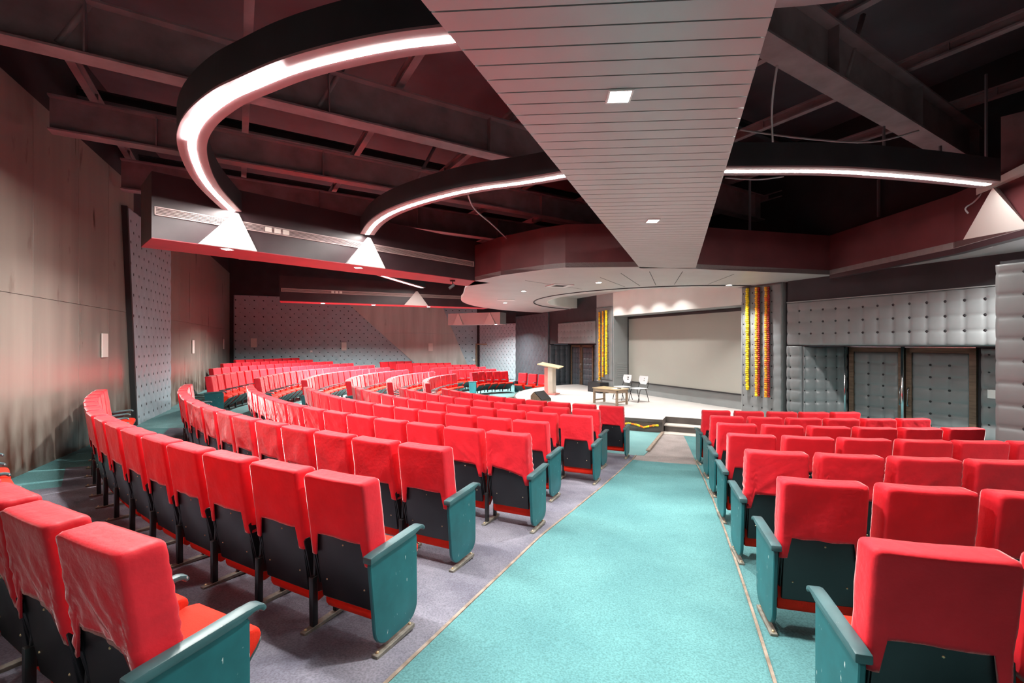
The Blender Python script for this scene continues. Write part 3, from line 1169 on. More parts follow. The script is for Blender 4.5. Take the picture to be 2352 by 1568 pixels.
# curved light coves
def cove(name, pts, label, zz=4.30, wd=0.26, right=False, led=True):
    # smooth polyline (Catmull-Rom)
    out = []
    n = len(pts)
    for i in range(n - 1):
        p0, p1, p2, p3 = pts[max(i - 1, 0)], pts[i], pts[i + 1], pts[min(i + 2, n - 1)]
        for k in range(8):
            u = k / 8
            out.append(0.5 * ((2 * p1) + (p2 - p0) * u + (2 * p0 - 5 * p1 + 4 * p2 - p3) * u * u + (3 * p1 - p0 - 3 * p2 + p3) * u ** 3))
    out.append(pts[-1])

    def sweep(sec, nm, m, par, smooth_=False):
        b = MB()
        rings = []
        for i, p in enumerate(out):
            d = (out[min(i + 1, len(out) - 1)] - out[max(i - 1, 0)]).normalized()
            n_ = Vector((-d.y, d.x))
            rings.append([b.bm.verts.new((p.x + n_.x * s[0], p.y + n_.y * s[0], s[1])) for s in sec])
        for i in range(len(rings) - 1):
            for k in range(len(sec)):
                b.bm.faces.new((rings[i][k], rings[i][(k + 1) % len(sec)], rings[i + 1][(k + 1) % len(sec)], rings[i + 1][k]))
        b.bm.faces.new(rings[0])
        b.bm.faces.new(rings[-1][::-1])
        return b.build(nm, m, par)
    root = empty(name, (0, 0, 0))
    tag(root, label, 'light cove')
    h = wd / 2
    sweep([(-h, zz), (h, zz), (h, zz + 0.02), (-h, zz + 0.02)], 'underside', M['cove'], root)
    sweep([(-h, zz + 0.02), (h, zz + 0.02), (h, zz + 0.30), (-h, zz + 0.30)], 'body', M['black'], root)
    if led:
        sweep([(-0.032, zz - 0.003), (0.032, zz - 0.003), (0.034, zz), (-0.034, zz)], 'led_strip', M['led'], root)
    return out


def bp(lst, z=4.30):
    return [Vector(at_z(x, y, z)[:2]) for x, y in lst]


R1 = bp([(1048, 89), (908, 106), (780, 132), (674, 161.6), (589, 195.6), (525, 225), (474, 263.6), (448.7, 297.6), (441, 331.7), (448.7, 370), (465.7, 408), (491, 442), (533.7, 484.7)])
R2 = bp([(1303, 403), (1200, 420), (1103.6, 433), (1027, 448.7), (950.6, 469.8), (897, 490.8), (862.5, 513.8), (843.4, 538.6)])
R3 = bp([(1650, 393.5), (1667, 394), (1886, 394), (2008, 400), (2131, 410), (2270, 424.6)])
d0 = (R1[0] - R1[1]).normalized()
R1 = [R1[0] + d0 * 0.35] + R1
d0 = (R2[0] - R2[1]).normalized()
R2 = [R2[0] + d0 * 0.35] + R2
c1 = cove('light_cove', R1, 'large hook-shaped light cove sweeping down beside the dark laminate wall')
c2 = cove('light_cove', R2, 'shorter curved light cove between the plank soffit and the nearer soffit beam')
c3 = cove('light_cove', R3, 'nearly straight light cove running from plank soffit to right-hand fascia')
R4 = [Vector((1.2, 2.735)), Vector((1.8, 2.70)), Vector((2.4, 2.56)), Vector((3.2, 2.2)), Vector((3.9, 1.6))]
cove('light_cove', R4, 'short pale light cove cut off by the top edge, right of the plank soffit')
R5 = bp([(842, 609), (870, 630), (915, 645), (970, 661)])
c5 = cove('light_cove', R5, 'far light cove beneath the nearer soffit beam, ending at the farther beam')


# light scallops at the cove ends, shaped as pale triangular panels
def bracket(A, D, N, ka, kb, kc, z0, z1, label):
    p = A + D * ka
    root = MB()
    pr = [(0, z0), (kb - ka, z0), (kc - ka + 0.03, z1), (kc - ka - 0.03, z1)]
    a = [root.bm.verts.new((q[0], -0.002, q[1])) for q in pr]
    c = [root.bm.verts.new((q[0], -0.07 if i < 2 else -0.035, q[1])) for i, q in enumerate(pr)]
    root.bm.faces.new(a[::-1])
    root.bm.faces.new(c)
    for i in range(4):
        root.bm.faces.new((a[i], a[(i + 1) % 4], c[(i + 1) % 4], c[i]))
    o = root.build('light_scallop_panel', M['pale'], loc=(p.x, p.y, 0), rz=math.atan2(D.y, D.x))
    tag(o, label, 'bracket', 'pale triangular light-scallop panels')
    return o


bracket(B1A, B1D, B1N, 0.55, 1.36, 1.07, ZC, 4.27, 'pale triangular light-scallop panel under the end of the hook-shaped cove')
bracket(B1A, B1D, B1N, 2.9, 3.72, 3.38, ZC, 4.27, 'pale triangular light-scallop panel under the shorter curved cove')
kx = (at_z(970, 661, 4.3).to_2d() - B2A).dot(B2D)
bracket(B2A, B2D, B2N, kx - 0.5, kx + 0.45, kx, ZC, 4.27, 'pale triangular light-scallop panel on the farther soffit beam')
bracket(A3, dd, nn, 0.35, 0.95, 0.65, 3.15, 3.72, 'pale light-scallop panel on the small corner beam, farther from the canopy')
bracket(A3, dd, nn, 2.2, 2.85, 2.5, 3.15, 3.72, 'pale light-scallop panel on the small corner beam, beside the canopy')
b = MB()
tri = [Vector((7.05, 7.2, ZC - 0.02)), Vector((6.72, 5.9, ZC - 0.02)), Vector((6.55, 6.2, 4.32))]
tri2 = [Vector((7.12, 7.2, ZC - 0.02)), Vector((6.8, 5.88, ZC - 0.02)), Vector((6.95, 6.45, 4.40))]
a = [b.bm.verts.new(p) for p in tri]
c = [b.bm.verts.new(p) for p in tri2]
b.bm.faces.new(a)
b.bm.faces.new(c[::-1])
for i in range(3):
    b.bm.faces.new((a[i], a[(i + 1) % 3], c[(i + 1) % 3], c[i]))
o = b.build('light_scallop_panel', M['pale'])  # light scallop on the fascia, built as a solid panel
tag(o, 'large pale triangular light-scallop panel on the right-hand fascia', 'bracket', 'pale triangular light-scallop panels')
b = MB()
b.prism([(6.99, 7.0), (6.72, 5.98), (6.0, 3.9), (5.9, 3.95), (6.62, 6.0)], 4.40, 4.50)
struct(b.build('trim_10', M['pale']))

# ------------------------------------------------------------------ lamps
LIGHT_E = 42.0


def lamp(x, y, z, size, e, spread=1.75, col=(1, 0.97, 0.93)):
    L = bpy.data.lights.new('downlight_source', 'AREA')
    L.shape = 'DISK'
    L.size = size
    L.energy = e
    L.color = col
    L.spread = spread
    o = bpy.data.objects.new('downlight_source', L)
    o.location = (x, y, z)
    COL.objects.link(o)
    return o


def downlight(p, label, square=True, z=ZC, e=LIGHT_E, rz=0.0, half=0.062, size=0.12, group='recessed downlights', spread=1.75):
    root = empty('downlight', (p[0], p[1], z), rz)
    tag(root, label, 'downlight', group)
    f = MB()
    g = MB()
    if square:
        for a in ((-half - .012, -half, -half - .012, half + .012), (half, half + .012, -half - .012, half + .012), (-half, half, -half - .012, -half), (-half, half, half, half + .012)):
            f.box(a[0], a[1], a[2], a[3], -0.010, 0.0)
        g.box(-half, half, -half, half, -0.007, -0.001)
    else:
        n = 24
        for k in range(n):
            t0, t1 = 2 * PI * k / n, 2 * PI * (k + 1) / n
            ro, ri = half + 0.015, half
            f.prism([(ro * math.cos(t0), ro * math.sin(t0)), (ro * math.cos(t1), ro * math.sin(t1)), (ri * math.cos(t1), ri * math.sin(t1)), (ri * math.cos(t0), ri * math.sin(t0))], -0.012, 0.0)
        g.cyl((0, 0, -0.008), half, 0.007, 24)
    f.build('trim_ring', M['white'], root)
    g.build('diffuser', M['lamp'], root)
    if e:
        lamp(p[0], p[1], z - 0.03, size, e, spread)
    return root


WR = math.atan2(-0.066, 1)
downlight((0.65, 2.75), 'large square downlight on the plank soffit, nearest the top edge', e=LIGHT_E * 0.8, rz=WR)
downlight((1.72, 5.56), 'square downlight on the plank soffit close to the stage canopy', rz=WR)
for px, py, lb in ((1203, 668, 'downlight on the canopy left of the square air diffuser'), (1375, 648, 'downlight on the canopy right of the square air diffuser'),
                   (1674, 654, 'downlight on the canopy nearest the garlands by the padded doors'), (1160, 695, 'downlight on the canopy beside the white rectangular cover plate'),
                   (1222, 722, 'downlight on the canopy above the podium end')):
    p = at_z(px, py, ZC)
    downlight(p, lb, square=False, half=0.07)
p = at_z(527, 569, ZC)
q = Vector(p[:2]) + B1N * 0.12
downlight(q, 'downlight under the nearer soffit beam below the hook-shaped cove', e=LIGHT_E * 2.0, spread=2.9)
downlight(at_z(823, 614, ZC), 'downlight under the nearer soffit beam below the shorter cove', e=LIGHT_E * 1.6, spread=2.5)
for px, py, lb in ((743, 692, 'first of three downlights under the farther soffit beam, nearest the laminate wall'), (861, 698, 'middle of the three downlights under the farther soffit beam'),
                   (981, 705, 'last of three downlights under the farther soffit beam, nearest the canopy')):
    k = (at_z(px, py, ZC).to_2d() - B2A).dot(B2D)
    q = B2A + B2D * k + B2N * 0.35
    downlight(q, lb, e=LIGHT_E * 9.0, spread=2.7)
q = A3 + dd * 2.7 + nn * 0.3
downlight(q, 'downlight under the small corner beam by the dark padded wall', z=3.15, e=LIGHT_E * 4, spread=2.7)
# spots over the screen
for k, s_ in enumerate((-2.6, -2.1, -1.2, -0.1, 1.0, 2.0)):
    q = W(s_, 1.75 + (0.9 if k < 2 else 0.0))
    downlight(q, ['first', 'second', 'third', 'fourth', 'fifth', 'sixth'][k] + ' small spotlight from the podium end, above the screen', square=False, z=4.12, half=0.05, e=LIGHT_E * 0.33, size=0.08, group='stage spotlights')
q = Vector((7.75, 6.15))
downlight(q, 'downlight beside the right-hand fascia, near the padded pillar', square=False, e=LIGHT_E * 5.0, spread=2.7)
# unseen fill lamps added behind and beside the viewpoint, without fittings
for x, y, e in ((-0.42, -0.06, 0.5), (-1.5, -2.9, 0.5), (6.3, 3.0, 1.2)):
    lamp(x, y, ZC - 0.04, 0.14, LIGHT_E * e)
for al, pp in ((-6.5, 4.5), (-3.0, 3.0)):
    pass
# brighter tube sections where the big cove turns beside the laminate wall
for a_, c_ in ((33, 44), (46, 58), (60, 70)):
    b = MB()
    for i in range(a_, c_):
        p, q = c1[i], c1[i + 1]
        d = (q - p).normalized()
        n_ = Vector((-d.y, d.x))
        b.prism([tuple(p + n_ * 0.058), tuple(q + n_ * 0.058), tuple(q + n_ * 0.034), tuple(p + n_ * 0.034)], 4.295, 4.30)
    o = b.build('hanging_lamp_tube', M['led_hot'])
    tag(o, {33: 'bright lamp tube on the hook-shaped cove where it starts to turn', 46: 'bright lamp tube at the outermost bend of the hook-shaped cove', 60: 'bright lamp tube on the hook-shaped cove just below its bend'}[a_], 'lamp tube', 'lamp tubes of the hook-shaped cove')

# ------------------------------------------------------------------ world (dim added ambient fill), camera
wd = bpy.data.worlds.new('world')
SC.world = wd
wd.use_nodes = True
wd.node_tree.nodes['Background'].inputs[0].default_value = (0.8, 0.85, 1.0, 1)
wd.node_tree.nodes['Background'].inputs[1].default_value = 0.05
cam = bpy.data.cameras.new('camera')
cam.sensor_fit = 'HORIZONTAL'
cam.sensor_width = 36.0
cam.lens = 36.0 * F_PX / 2352
cam.shift_y = (HZ - 784) / 2352
cam.clip_start = 0.05
co = bpy.data.objects.new('camera', cam)
co.location = (0, 0, EYE)
co.rotation_euler = (PI / 2, 0, 0)
COL.objects.link(co)
SC.camera = co
vs_ = SC.view_settings
vs_.view_transform = 'Standard'
vs_.look = 'None'
vs_.exposure = 0.8
vs_.gamma = 1.0
vs_.use_curve_mapping = False


# ------------------------------------------------------------------ auditorium seats
CW, CD, CT = 0.235, 0.150, 0.997


def cover_mesh(seed, wr=0.5, skew=0.0, side=0.49, rear=0.625):
    rnd = random.Random(seed)
    off = Vector((rnd.uniform(0, 50), rnd.uniform(0, 50), rnd.uniform(0, 50)))
    NX, NY, NZ = 22, 6, 18
    bm = bmesh.new()
    cache = {}

    def pos(x, y, u, top):
        """x, y on the box outline, u = 0 at the top edge .. 1 at the hem"""
        isrear = y <= 1e-6 and abs(x) < CW * 0.80
        h = (CT - rear) if isrear else (CT - side)
        hx = skew * x / CW
        z = CT - u * (h + (hx if isrear else hx * 0.6))
        q = Vector((x, y, z))
        rx, r = 0.020, 0.013
        rz_ = 0.020
        rr = 0.055
        ex, ez = abs(x) - (CW - rr), z - (CT - rr)
        if ex > 0 and ez > 0:
            mx_ = max(ex, ez)
            le = math.hypot(ex, ez)
            k_ = mx_ / le
            x = math.copysign(CW - rr + ex * k_, x)
            z = CT - rr + ez * k_
            q = Vector((x, y, z))
        c = Vector((max(-CW + rx, min(CW - rx, x)), max(r, min(CD - r, y)), min(CT - rz_, z)))
        dv = q - c
        if dv.length > 1e-6:
            sc = Vector((dv.x / rx, dv.y / r, max(0, dv.z) / rz_))
            L = sc.length
            if L > 1e-6:
                sc /= L
            q = c + Vector((sc.x * rx, sc.y * r, sc.z * rz_))
            if z < CT - rz_:
                q.z = z
        n = (q - c)
        n = n.normalized() if n.length > 1e-5 else Vector((0, 0, 1))
        low = max(0.0, u)
        a = noise.noise(q * 6.5 + off) * 0.010 * (0.5 + wr) * (0.2 + low)
        a += noise.noise(Vector((q.x * 16, q.y * 16, q.z * 7)) + off) * 0.004 * (0.35 + wr) * (0.2 + low)
        es = max(0.0, 1 - (CW - abs(q.x)) / 0.10)
        a += 0.0042 * wr * es * math.sin(q.z * 95 + 5 * noise.noise(q * 5 + off)) * (0.4 + low)
        dg = q.x * 0.8 * (1 if rnd_dir else -1) + q.z
        a += 0.015 * wr * low * abs(noise.noise(Vector((dg * 18, q.x * 3, 1.0)) + off))
        q = q + n * a
        q.x = max(-0.254, min(0.254, q.x))
        if u >= 0.999:
            q.z += 0.010 * noise.noise(Vector((q.x * 9, q.y * 9, 3)) + off)
        # the stiff cover dips a little in the middle of its top
        if q.z > CT - 0.06:
            q.z -= 0.008 * math.cos(q.x / CW * 1.4)
        q.y += (CT - q.z) * 0.13
        return q

    rnd_dir = rnd.random() > 0.5

    def vert(x, y, u, top=False):
        k = (round(x, 4), round(y, 4), round(u, 4))
        if k not in cache:
            cache[k] = bm.verts.new(pos(x, y, u, top))
        return cache[k]
    xs = [-CW + 2 * CW * i / NX for i in range(NX + 1)]
    ys = [CD * i / NY for i in range(NY + 1)]
    us = [0.0, 0.035, 0.07] + [0.07 + 0.93 * i / (NZ - 2) for i in range(1, NZ - 1)]

    def face(vs):
        if len(set(vs)) == 4:
            f = bm.faces.new(vs)
            f.smooth = True
    for j in range(len(us) - 1):
        for i in range(NX):
            face([vert(xs[i], 0, us[j]), vert(xs[i], 0, us[j + 1]), vert(xs[i + 1], 0, us[j + 1]), vert(xs[i + 1], 0, us[j])])
            face([vert(xs[i], CD, us[j]), vert(xs[i + 1], CD, us[j]), vert(xs[i + 1], CD, us[j + 1]), vert(xs[i], CD, us[j + 1])])
        for i in range(NY):
            face([vert(-CW, ys[i], us[j]), vert(-CW, ys[i + 1], us[j]), vert(-CW, ys[i + 1], us[j + 1]), vert(-CW, ys[i], us[j + 1])])
            face([vert(CW, ys[i], us[j]), vert(CW, ys[i], us[j + 1]), vert(CW, ys[i + 1], us[j + 1]), vert(CW, ys[i + 1], us[j])])
    for i in range(NX):
        for j in range(NY):
            face([vert(xs[i], ys[j], 0), vert(xs[i + 1], ys[j], 0), vert(xs[i + 1], ys[j + 1], 0), vert(xs[i], ys[j + 1], 0)])
    # turned-in hem so the cloth has an edge
    be = [e for e in bm.edges if e.is_boundary]
    ex = bmesh.ops.extrude_edge_only(bm, edges=be)
    for g in ex['geom']:
        if isinstance(g, bmesh.types.BMVert):
            g.co.x *= 0.985
            g.co.y += (0.075 + (CT - g.co.z) * 0.13 - g.co.y) * 0.10
            g.co.z += 0.004
    bmesh.ops.recalc_face_normals(bm, faces=bm.faces[:])
    me = bpy.data.meshes.new('cover')
    bm.to_mesh(me)
    bm.free()
    me.materials.append(M['cover'])
    return me


SM = {}
SM['cover'] = [cover_mesh(11, 0.10), cover_mesh(12, 0.25), cover_mesh(13, 0.9), cover_mesh(14, 1.3), cover_mesh(15, 1.1), cover_mesh(16, 0.15)]
SM['askew'] = cover_mesh(21, 1.2, skew=0.05, side=0.50, rear=0.60)
LEAN = 0.13


def lean_y(z):
    return (CT - z) * LEAN


# upholstered backrest inside the cover; its foot shows below it, in front
b = MB()
prof = [(lean_y(0.44) + 0.075, 0.44), (lean_y(0.94) + 0.018, 0.94), (lean_y(0.94) + 0.118, 0.94), (lean_y(0.75) + 0.126, 0.75), (lean_y(0.50) + 0.142, 0.50), (lean_y(0.40) + 0.150, 0.40)]
b.extrude_yz(prof, -0.215, 0.215, bevel=0.014)
SM['backrest'] = b.mesh('backrest', M['seat_cloth'], True)
# moulded black shell behind
b = MB()
for i in range(1):
    prof = [(lean_y(0.205) + 0.018, 0.205), (lean_y(0.60) + 0.014, 0.60), (lean_y(0.90) + 0.014, 0.90), (lean_y(0.90) + 0.030, 0.90), (lean_y(0.45) + 0.060, 0.45), (lean_y(0.205) + 0.045, 0.205)]
    b.extrude_yz(prof, -0.208, 0.208, bevel=0.010)
for x, z in ((0.02, 0.585), (-0.15, 0.33), (0.15, 0.33)):
    r_ = bmesh.ops.create_uvsphere(b.bm, u_segments=8, v_segments=6, radius=0.006)
    for v in r_['verts']:
        v.co += Vector((x, lean_y(z) + 0.0145 + (0.6 - z) * 0.01, z))
    for f in set(f for v in r_['verts'] for f in v.link_faces):
        f.material_index = 1
SM['back_shell'] = b.mesh('back_shell', [M['shell'], M['brass']], True)
# hinge brackets at both sides of the shell
for sgn, key in ((-1, 'bracket_a'), (1, 'bracket_b')):
    b = MB()
    x0 = 0.212 * sgn
    for k, w_ in ((0, 0.008), (0.017, 0.010)):
        xa, xb = sorted((x0 + sgn * k, x0 + sgn * (k + w_)))
        prof = [(lean_y(0.28) + 0.028, 0.28), (lean_y(0.545) + 0.005, 0.545), (lean_y(0.56) + 0.02, 0.56), (lean_y(0.56) + 0.05, 0.56), (lean_y(0.28) + 0.085, 0.28)]
        b.extrude_yz(prof, xa, xb, bevel=0.003, seg=1)
    SM[key] = b.mesh('hinge_bracket', M['shell'], True)
# seat: thick upholstered cushion tilting up to the front, with a board under its front
b = MB()
prof = [(0.155, 0.14), (0.150, 0.30), (0.150, 0.405), (0.20, 0.428), (0.34, 0.455), (0.46, 0.475), (0.515, 0.463), (0.53, 0.43), (0.51, 0.385), (0.36, 0.235), (0.26, 0.130), (0.18, 0.105)]
b.extrude_yz(prof, -0.226, 0.226, bevel=0.018, seg=2)
SM['seat'] = b.mesh('seat_cushion', M['seat_cloth'], True)
b = MB()
prof = [(0.530, 0.412), (0.508, 0.372), (0.37, 0.228), (0.27, 0.127), (0.262, 0.145), (0.36, 0.25), (0.505, 0.405)]
b.extrude_yz(prof, -0.222, 0.222, bevel=0.005, seg=1)
SM['pan'] = b.mesh('seat_board', M['pan'], True)


def arm_mesh(wd, th, m, name, y0=-0.005):
    """armrest: flat rail curling down at the front"""
    b = MB()
    top = [(y0, 0.592), (y0 + 0.06, 0.598), (max(0.25, y0 + 0.09), 0.605), (0.40, 0.612), (0.455, 0.611), (0.485, 0.600), (0.497, 0.578)]
    low = [(0.478, 0.566), (0.468, 0.582), (0.445, 0.588), (0.38, 0.612 - th), (max(0.25, y0 + 0.09), 0.605 - th), (y0 + 0.06, 0.598 - th), (y0, 0.592 - th)]
    b.extrude_yz(top + low, -wd / 2, wd / 2, bevel=min(wd, th) * 0.22, seg=2)
    return b.mesh(name, m, True)


SM['arm'] = arm_mesh(0.044, 0.032, M['teal_arm'], 'armrest', 0.215)
SM['arm_end'] = arm_mesh(0.064, 0.040, M['teal_arm'], 'armrest')
# standard between two seats: plate, two feet and a floor bar
b = MB()
b.extrude_yz([(0.10, 0.22), (0.12, 0.57), (0.40, 0.58), (0.36, 0.50), (0.22, 0.42), (0.17, 0.20)], -0.009, 0.009, bevel=0.004, seg=1)
SM['standard'] = b.mesh('side_plate', M['steel_black'], True)
b = MB()
b.box(-0.018, 0.018, 0.085, 0.125, 0.012, 0.32, bevel=0.004)
SM['leg_rear'] = b.mesh('leg', M['steel_black'], True)
b = MB()
b.box(-0.016, 0.016, 0.27, 0.305, 0.012, 0.26, bevel=0.004)
SM['leg_front'] = b.mesh('leg', M['steel_black'], True)
b = MB()
b.box(-0.022, 0.022, 0.02, 0.36, -0.012, 0.014, bevel=0.003, seg=1)
for y in (0.045, 0.335):
    b.ball((0, y, 0.016), 0.010, 1)
SM['foot_bar'] = b.mesh('foot_bar', [M['foot'], M['brass']], True)


# end panel: teal board, round-cornered at the bottom
def panel_mesh():
    b = MB()
    pts = []
    y0, y1, z0, z1 = 0.005, 0.430, 0.040, 0.575
    r = 0.10
    for k in range(7):
        a = PI + k * PI / 12
        pts.append((y0 + r + r * math.cos(a), z0 + r + r * math.sin(a)))
    for k in range(7):
        a = 1.5 * PI + k * PI / 12
        pts.append((y1 - r + r * math.cos(a), z0 + r + r * math.sin(a)))
    r2 = 0.03
    for k in range(4):
        a = k * PI / 6
        pts.append((y1 - r2 + r2 * math.cos(a), z1 - r2 + r2 * math.sin(a)))
    for k in range(4):
        a = PI / 2 + k * PI / 6
        pts.append((y0 + r2 + r2 * math.cos(a), z1 - 0.012 - r2 + r2 * math.sin(a)))
    pts = [(p[0] + (0.05 * (0.575 - p[1]) / 0.53 if p[0] < 0.2 else 0.0), p[1]) for p in pts]
    b.extrude_yz(pts, -0.013, 0.013, bevel=0.005, seg=1)
    return b.mesh('end_panel', M['teal'], True)


SM['panel'] = panel_mesh()
ORD = ['', 'first', 'second', 'third', 'fourth', 'fifth', 'sixth', 'seventh', 'eighth', 'ninth', 'tenth', 'eleventh', 'twelfth', 'thirteenth', 'fourteenth', 'fifteenth',
       'sixteenth', 'seventeenth', 'eighteenth', 'nineteenth', 'twentieth', 'twenty-first', 'twenty-second', 'twenty-third', 'twenty-fourth', 'twenty-fifth', 'twenty-sixth']
R0, RP, DH = 15.305, 1.121, 0.071
SEATS = []


def seat_z(k):
    return -(0.80 + DH * k) - 0.98 + EYE


def make_seat(pos, rz, label, group, cover, end=0, arm=-1, full=True, tilt=0.0, hx=0.275):
    root = empty('auditorium_seat', pos, rz)
    tag(root, label, 'seat', group)
    if tilt:
        root.rotation_euler = (tilt, 0, rz)
    add('cover', cover, root)
    add('backrest', SM['backrest'], root)
    sh = add('back_shell', SM['back_shell'], root)
    add('seat_cushion', SM['seat'], root)
    add('seat_board', SM['pan'], root)
    xs = hx * arm
    if full:
        add('hinge_bracket', SM['bracket_a'], root)
        add('hinge_bracket', SM['bracket_b'], root)
    if end != arm:
        add('armrest', SM['arm'], root, (xs, 0, 0))
        if full:
            add('side_plate', SM['standard'], root, (xs, 0, 0))
        add('leg', SM['leg_rear'], root, (xs, 0, 0))
        add('leg', SM['leg_front'], root, (xs, 0, 0))
        if full:
            add('foot_bar', SM['foot_bar'], root, (xs, 0, 0))
    if end:
        xe = hx * end
        tag(add('end_panel', SM['panel'], root, (xe, 0, 0)), 'teal painted end panel')
        tag(add('armrest', SM['arm_end'], root, (xe, 0, 0)), 'teal painted armrest')
        if full:
            add('side_plate', SM['standard'], root, (xe - 0.026 * end, 0, 0))
            add('foot_bar', SM['foot_bar'], root, (xe, 0.03, 0))
    return root


def visible(p):
    if p.y < 0.35:
        return False
    for off in (0.98, 0.55):
        for dx in (-0.3, 0.3):
            u = 1176 + F_PX * (p.x + dx) / p.y
            if -520 < u < 2440:
                return True
    return False


def block(rows, side, text, end_side, from_word, spread):
    """rows: list of (k, t of first seat centre, count); side: -1 counts towards smaller t"""
    total = 0
    for k, t0, n in rows:
        R = R0 - RP * k
        for i in range(n):
            t = t0 + side * i * 0.55 / R
            if side == 1 and (k, i) == (4, 6):
                t -= 0.02 / R
            Rr = R
            if t < -1.2:
                u = min(1.0, (-1.2 - t) / 0.75)
            d = Rr * math.cos(t - AX)
            s = Rr * math.sin(t - AX)
            if d > 15.02 or s < -12.55 or (s > 9.98 and d < 4.95):
                continue
            z = seat_z(k) + (dz(t) if t < -1.2 else 0.0)
            p = P(Rr, t, z)
            if not visible(p):
                continue
            row = 7 - k
            rw = ORD[row] + ' row from stage'
            if i == 0:
                lb = 'red-covered seat with teal end panel, by %s, %s, %s' % (from_word, rw, text)
            else:
                lb = 'red-covered seat, %s from %s, %s, %s' % (ORD[i + 1], from_word, rw, text)
            rnd = random.Random(k * 131 + i * 17 + int(spread * 100))
            smooth_row = k in (0, 1, 4) or (k == 3)
            cv = SM['cover'][rnd.choice((0, 1, 5) if smooth_row else (2, 3, 4))]
            tilt = 0.0
            if side == -1 and k == 2 and i == 0 and t > -0.6:
                cv = SM['askew']
                lb = 'seat with an askew red cover and teal end panel, %s, %s' % (rw, text)
            o = make_seat(p, t + rnd.uniform(-0.012, 0.012), lb, 'red-covered seats of the ' + text, cv, end_side if i == 0 else 0, side if side == -1 else 1, full=(p.y < 9.5), tilt=rnd.uniform(-0.012, 0.012), hx=0.275 * (1 - 0.28 / R))
            total += 1
    return total


def tc(t0, k):
    return t0 + 0.22 / (R0 - RP * k)


nL = block([(k, tc(t0, k), n) for k, t0, n in ((6, -0.4600, 10), (5, -0.4766, 11), (4, -0.4566, 13), (3, -0.4766, 13), (2, -0.4566, 15), (1, -0.4720, 16), (0, -0.4556, 16), (-1, -0.4549, 9))],
           -1, 'left block', 1, 'carpeted aisle', 1)
nR = block([(k, tc(t0, k), n) for k, t0, n in ((6, -0.2422, 5), (5, -0.2475, 6), (4, -0.2568, 7), (3, -0.2640, 6), (2, -0.2686, 5), (1, -0.2714, 4), (0, -0.2712, 3))],
           1, 'right block', -1, 'carpeted aisle', 2)
rows2 = []
for k, ts in ((6, -1.235), (5, -1.215), (4, -1.205), (3, -1.20), (2, -1.205), (1, -1.215), (0, -1.44), (-1, -1.60), (-2, -1.73)):
    R = R0 - RP * k
    n = int((1.965 + ts) * R / 0.55)
    rows2.append((k, ts - 0.275 / R, n))
nM = block(rows2, -1, 'middle block', 1, 'far aisle', 3)
rows3 = [(k, -2.085 - 0.275 / (R0 - RP * k), n) for k, n in ((6, 5), (5, 6), (4, 7), (3, 8), (2, 7), (1, 5))]
nF = block(rows3, -1, 'podium block', 1, 'near end', 4)
# three seats against the dark padded wall
v = Vector(W(-7.0, 1.7)) - Vector(W(-8.8, 1.7))
for k in range(3):
    p = Vector((0.60 + 0.48 * k, 22.60 - 0.35 * k, 0))
    t = math.atan2(p.x - CX, -(p.y - CY))
    R = math.hypot(p.x - CX, p.y - CY)
    p.z = floor_z(R, t)
    make_seat(p, 2.51, ['leftmost of three red seats against the dark padded wall, beside a pale end panel', 'middle of three red seats against the dark padded wall',
              'last of three red seats against the dark padded wall, partly behind the podium'][k], 'seats against the dark padded wall', SM['cover'][1], 1 if k == 0 else 0, -1, full=False)
print('SEATS', nL, nR, nM, nF, nL + nR + nM + nF + 3)

# ------------------------------------------------------------------ doors
def door(name, s0, s1, z1, handle_s, dark=False, d=0.06):
    x0, x1 = sorted((SG * s0, SG * s1))
    root = empty(name, W(0, d))
    root.rotation_euler = (0, 0, math.atan2(sx[1], sx[0]))
    struct(root)
    f = MB()
    for a in ((x0, x0 + 0.10), (x1 - 0.10, x1)):
        f.box(a[0], a[1], -0.02, 0.05, 0.0, z1)
    f.box(x0, x1, -0.02, 0.05, z1 - 0.10, z1)
    f.build('frame', M['wood'], root)
    me = tufted_mesh('padding', [(x0 + 0.10, 0.0), (x1 - 0.10, 0.0), (x1 - 0.10, z1 - 0.10), (x0 + 0.10, z1 - 0.10)], (x1 - x0 - 0.2) / 3.0, [M['tuft_dark'] if dark else M['tuft'], M['button']], puff=0.022, thick=0.02, res=9, gy=0.25, rb=0.026)
    add('padding', me, root)
    h = MB()
    xh = SG * handle_s
    h.tube([(xh, 0.05, 0.85), (xh, 0.10, 0.87), (xh, 0.10, 1.23), (xh, 0.05, 1.25)], 0.012, 8)
    h.build('handle', M['chrome'], root)
    return root


door('door_1', 6.24, 7.32, 2.10, 7.27)
door('door_2', 7.36, 8.48, 2.10, 7.41)
door('door_3', -6.2, -5.3, 2.10, -5.35, True)
door('door_4', -5.28, -4.3, 2.10, -5.23, True)
b = MB()
x0, x1 = sorted((SG * 6.18, SG * 6.24))
b.tube([(SG * 6.19, 0.12, 0.0), (SG * 6.19, 0.12, 2.12)], 0.028, 12)
b.tube([(SG * 7.34, 0.14, 0.0), (SG * 7.34, 0.14, 2.12)], 0.028, 12)
xa, xb = sorted((SG * 6.19, SG * 8.5))
b.box(xa, xb, 0.08, 0.12, 2.105, 2.125)
o = b.build('trim_11', M['chrome'], mtx=frame_mtx(W(0, 0.06), sx))
struct(o)

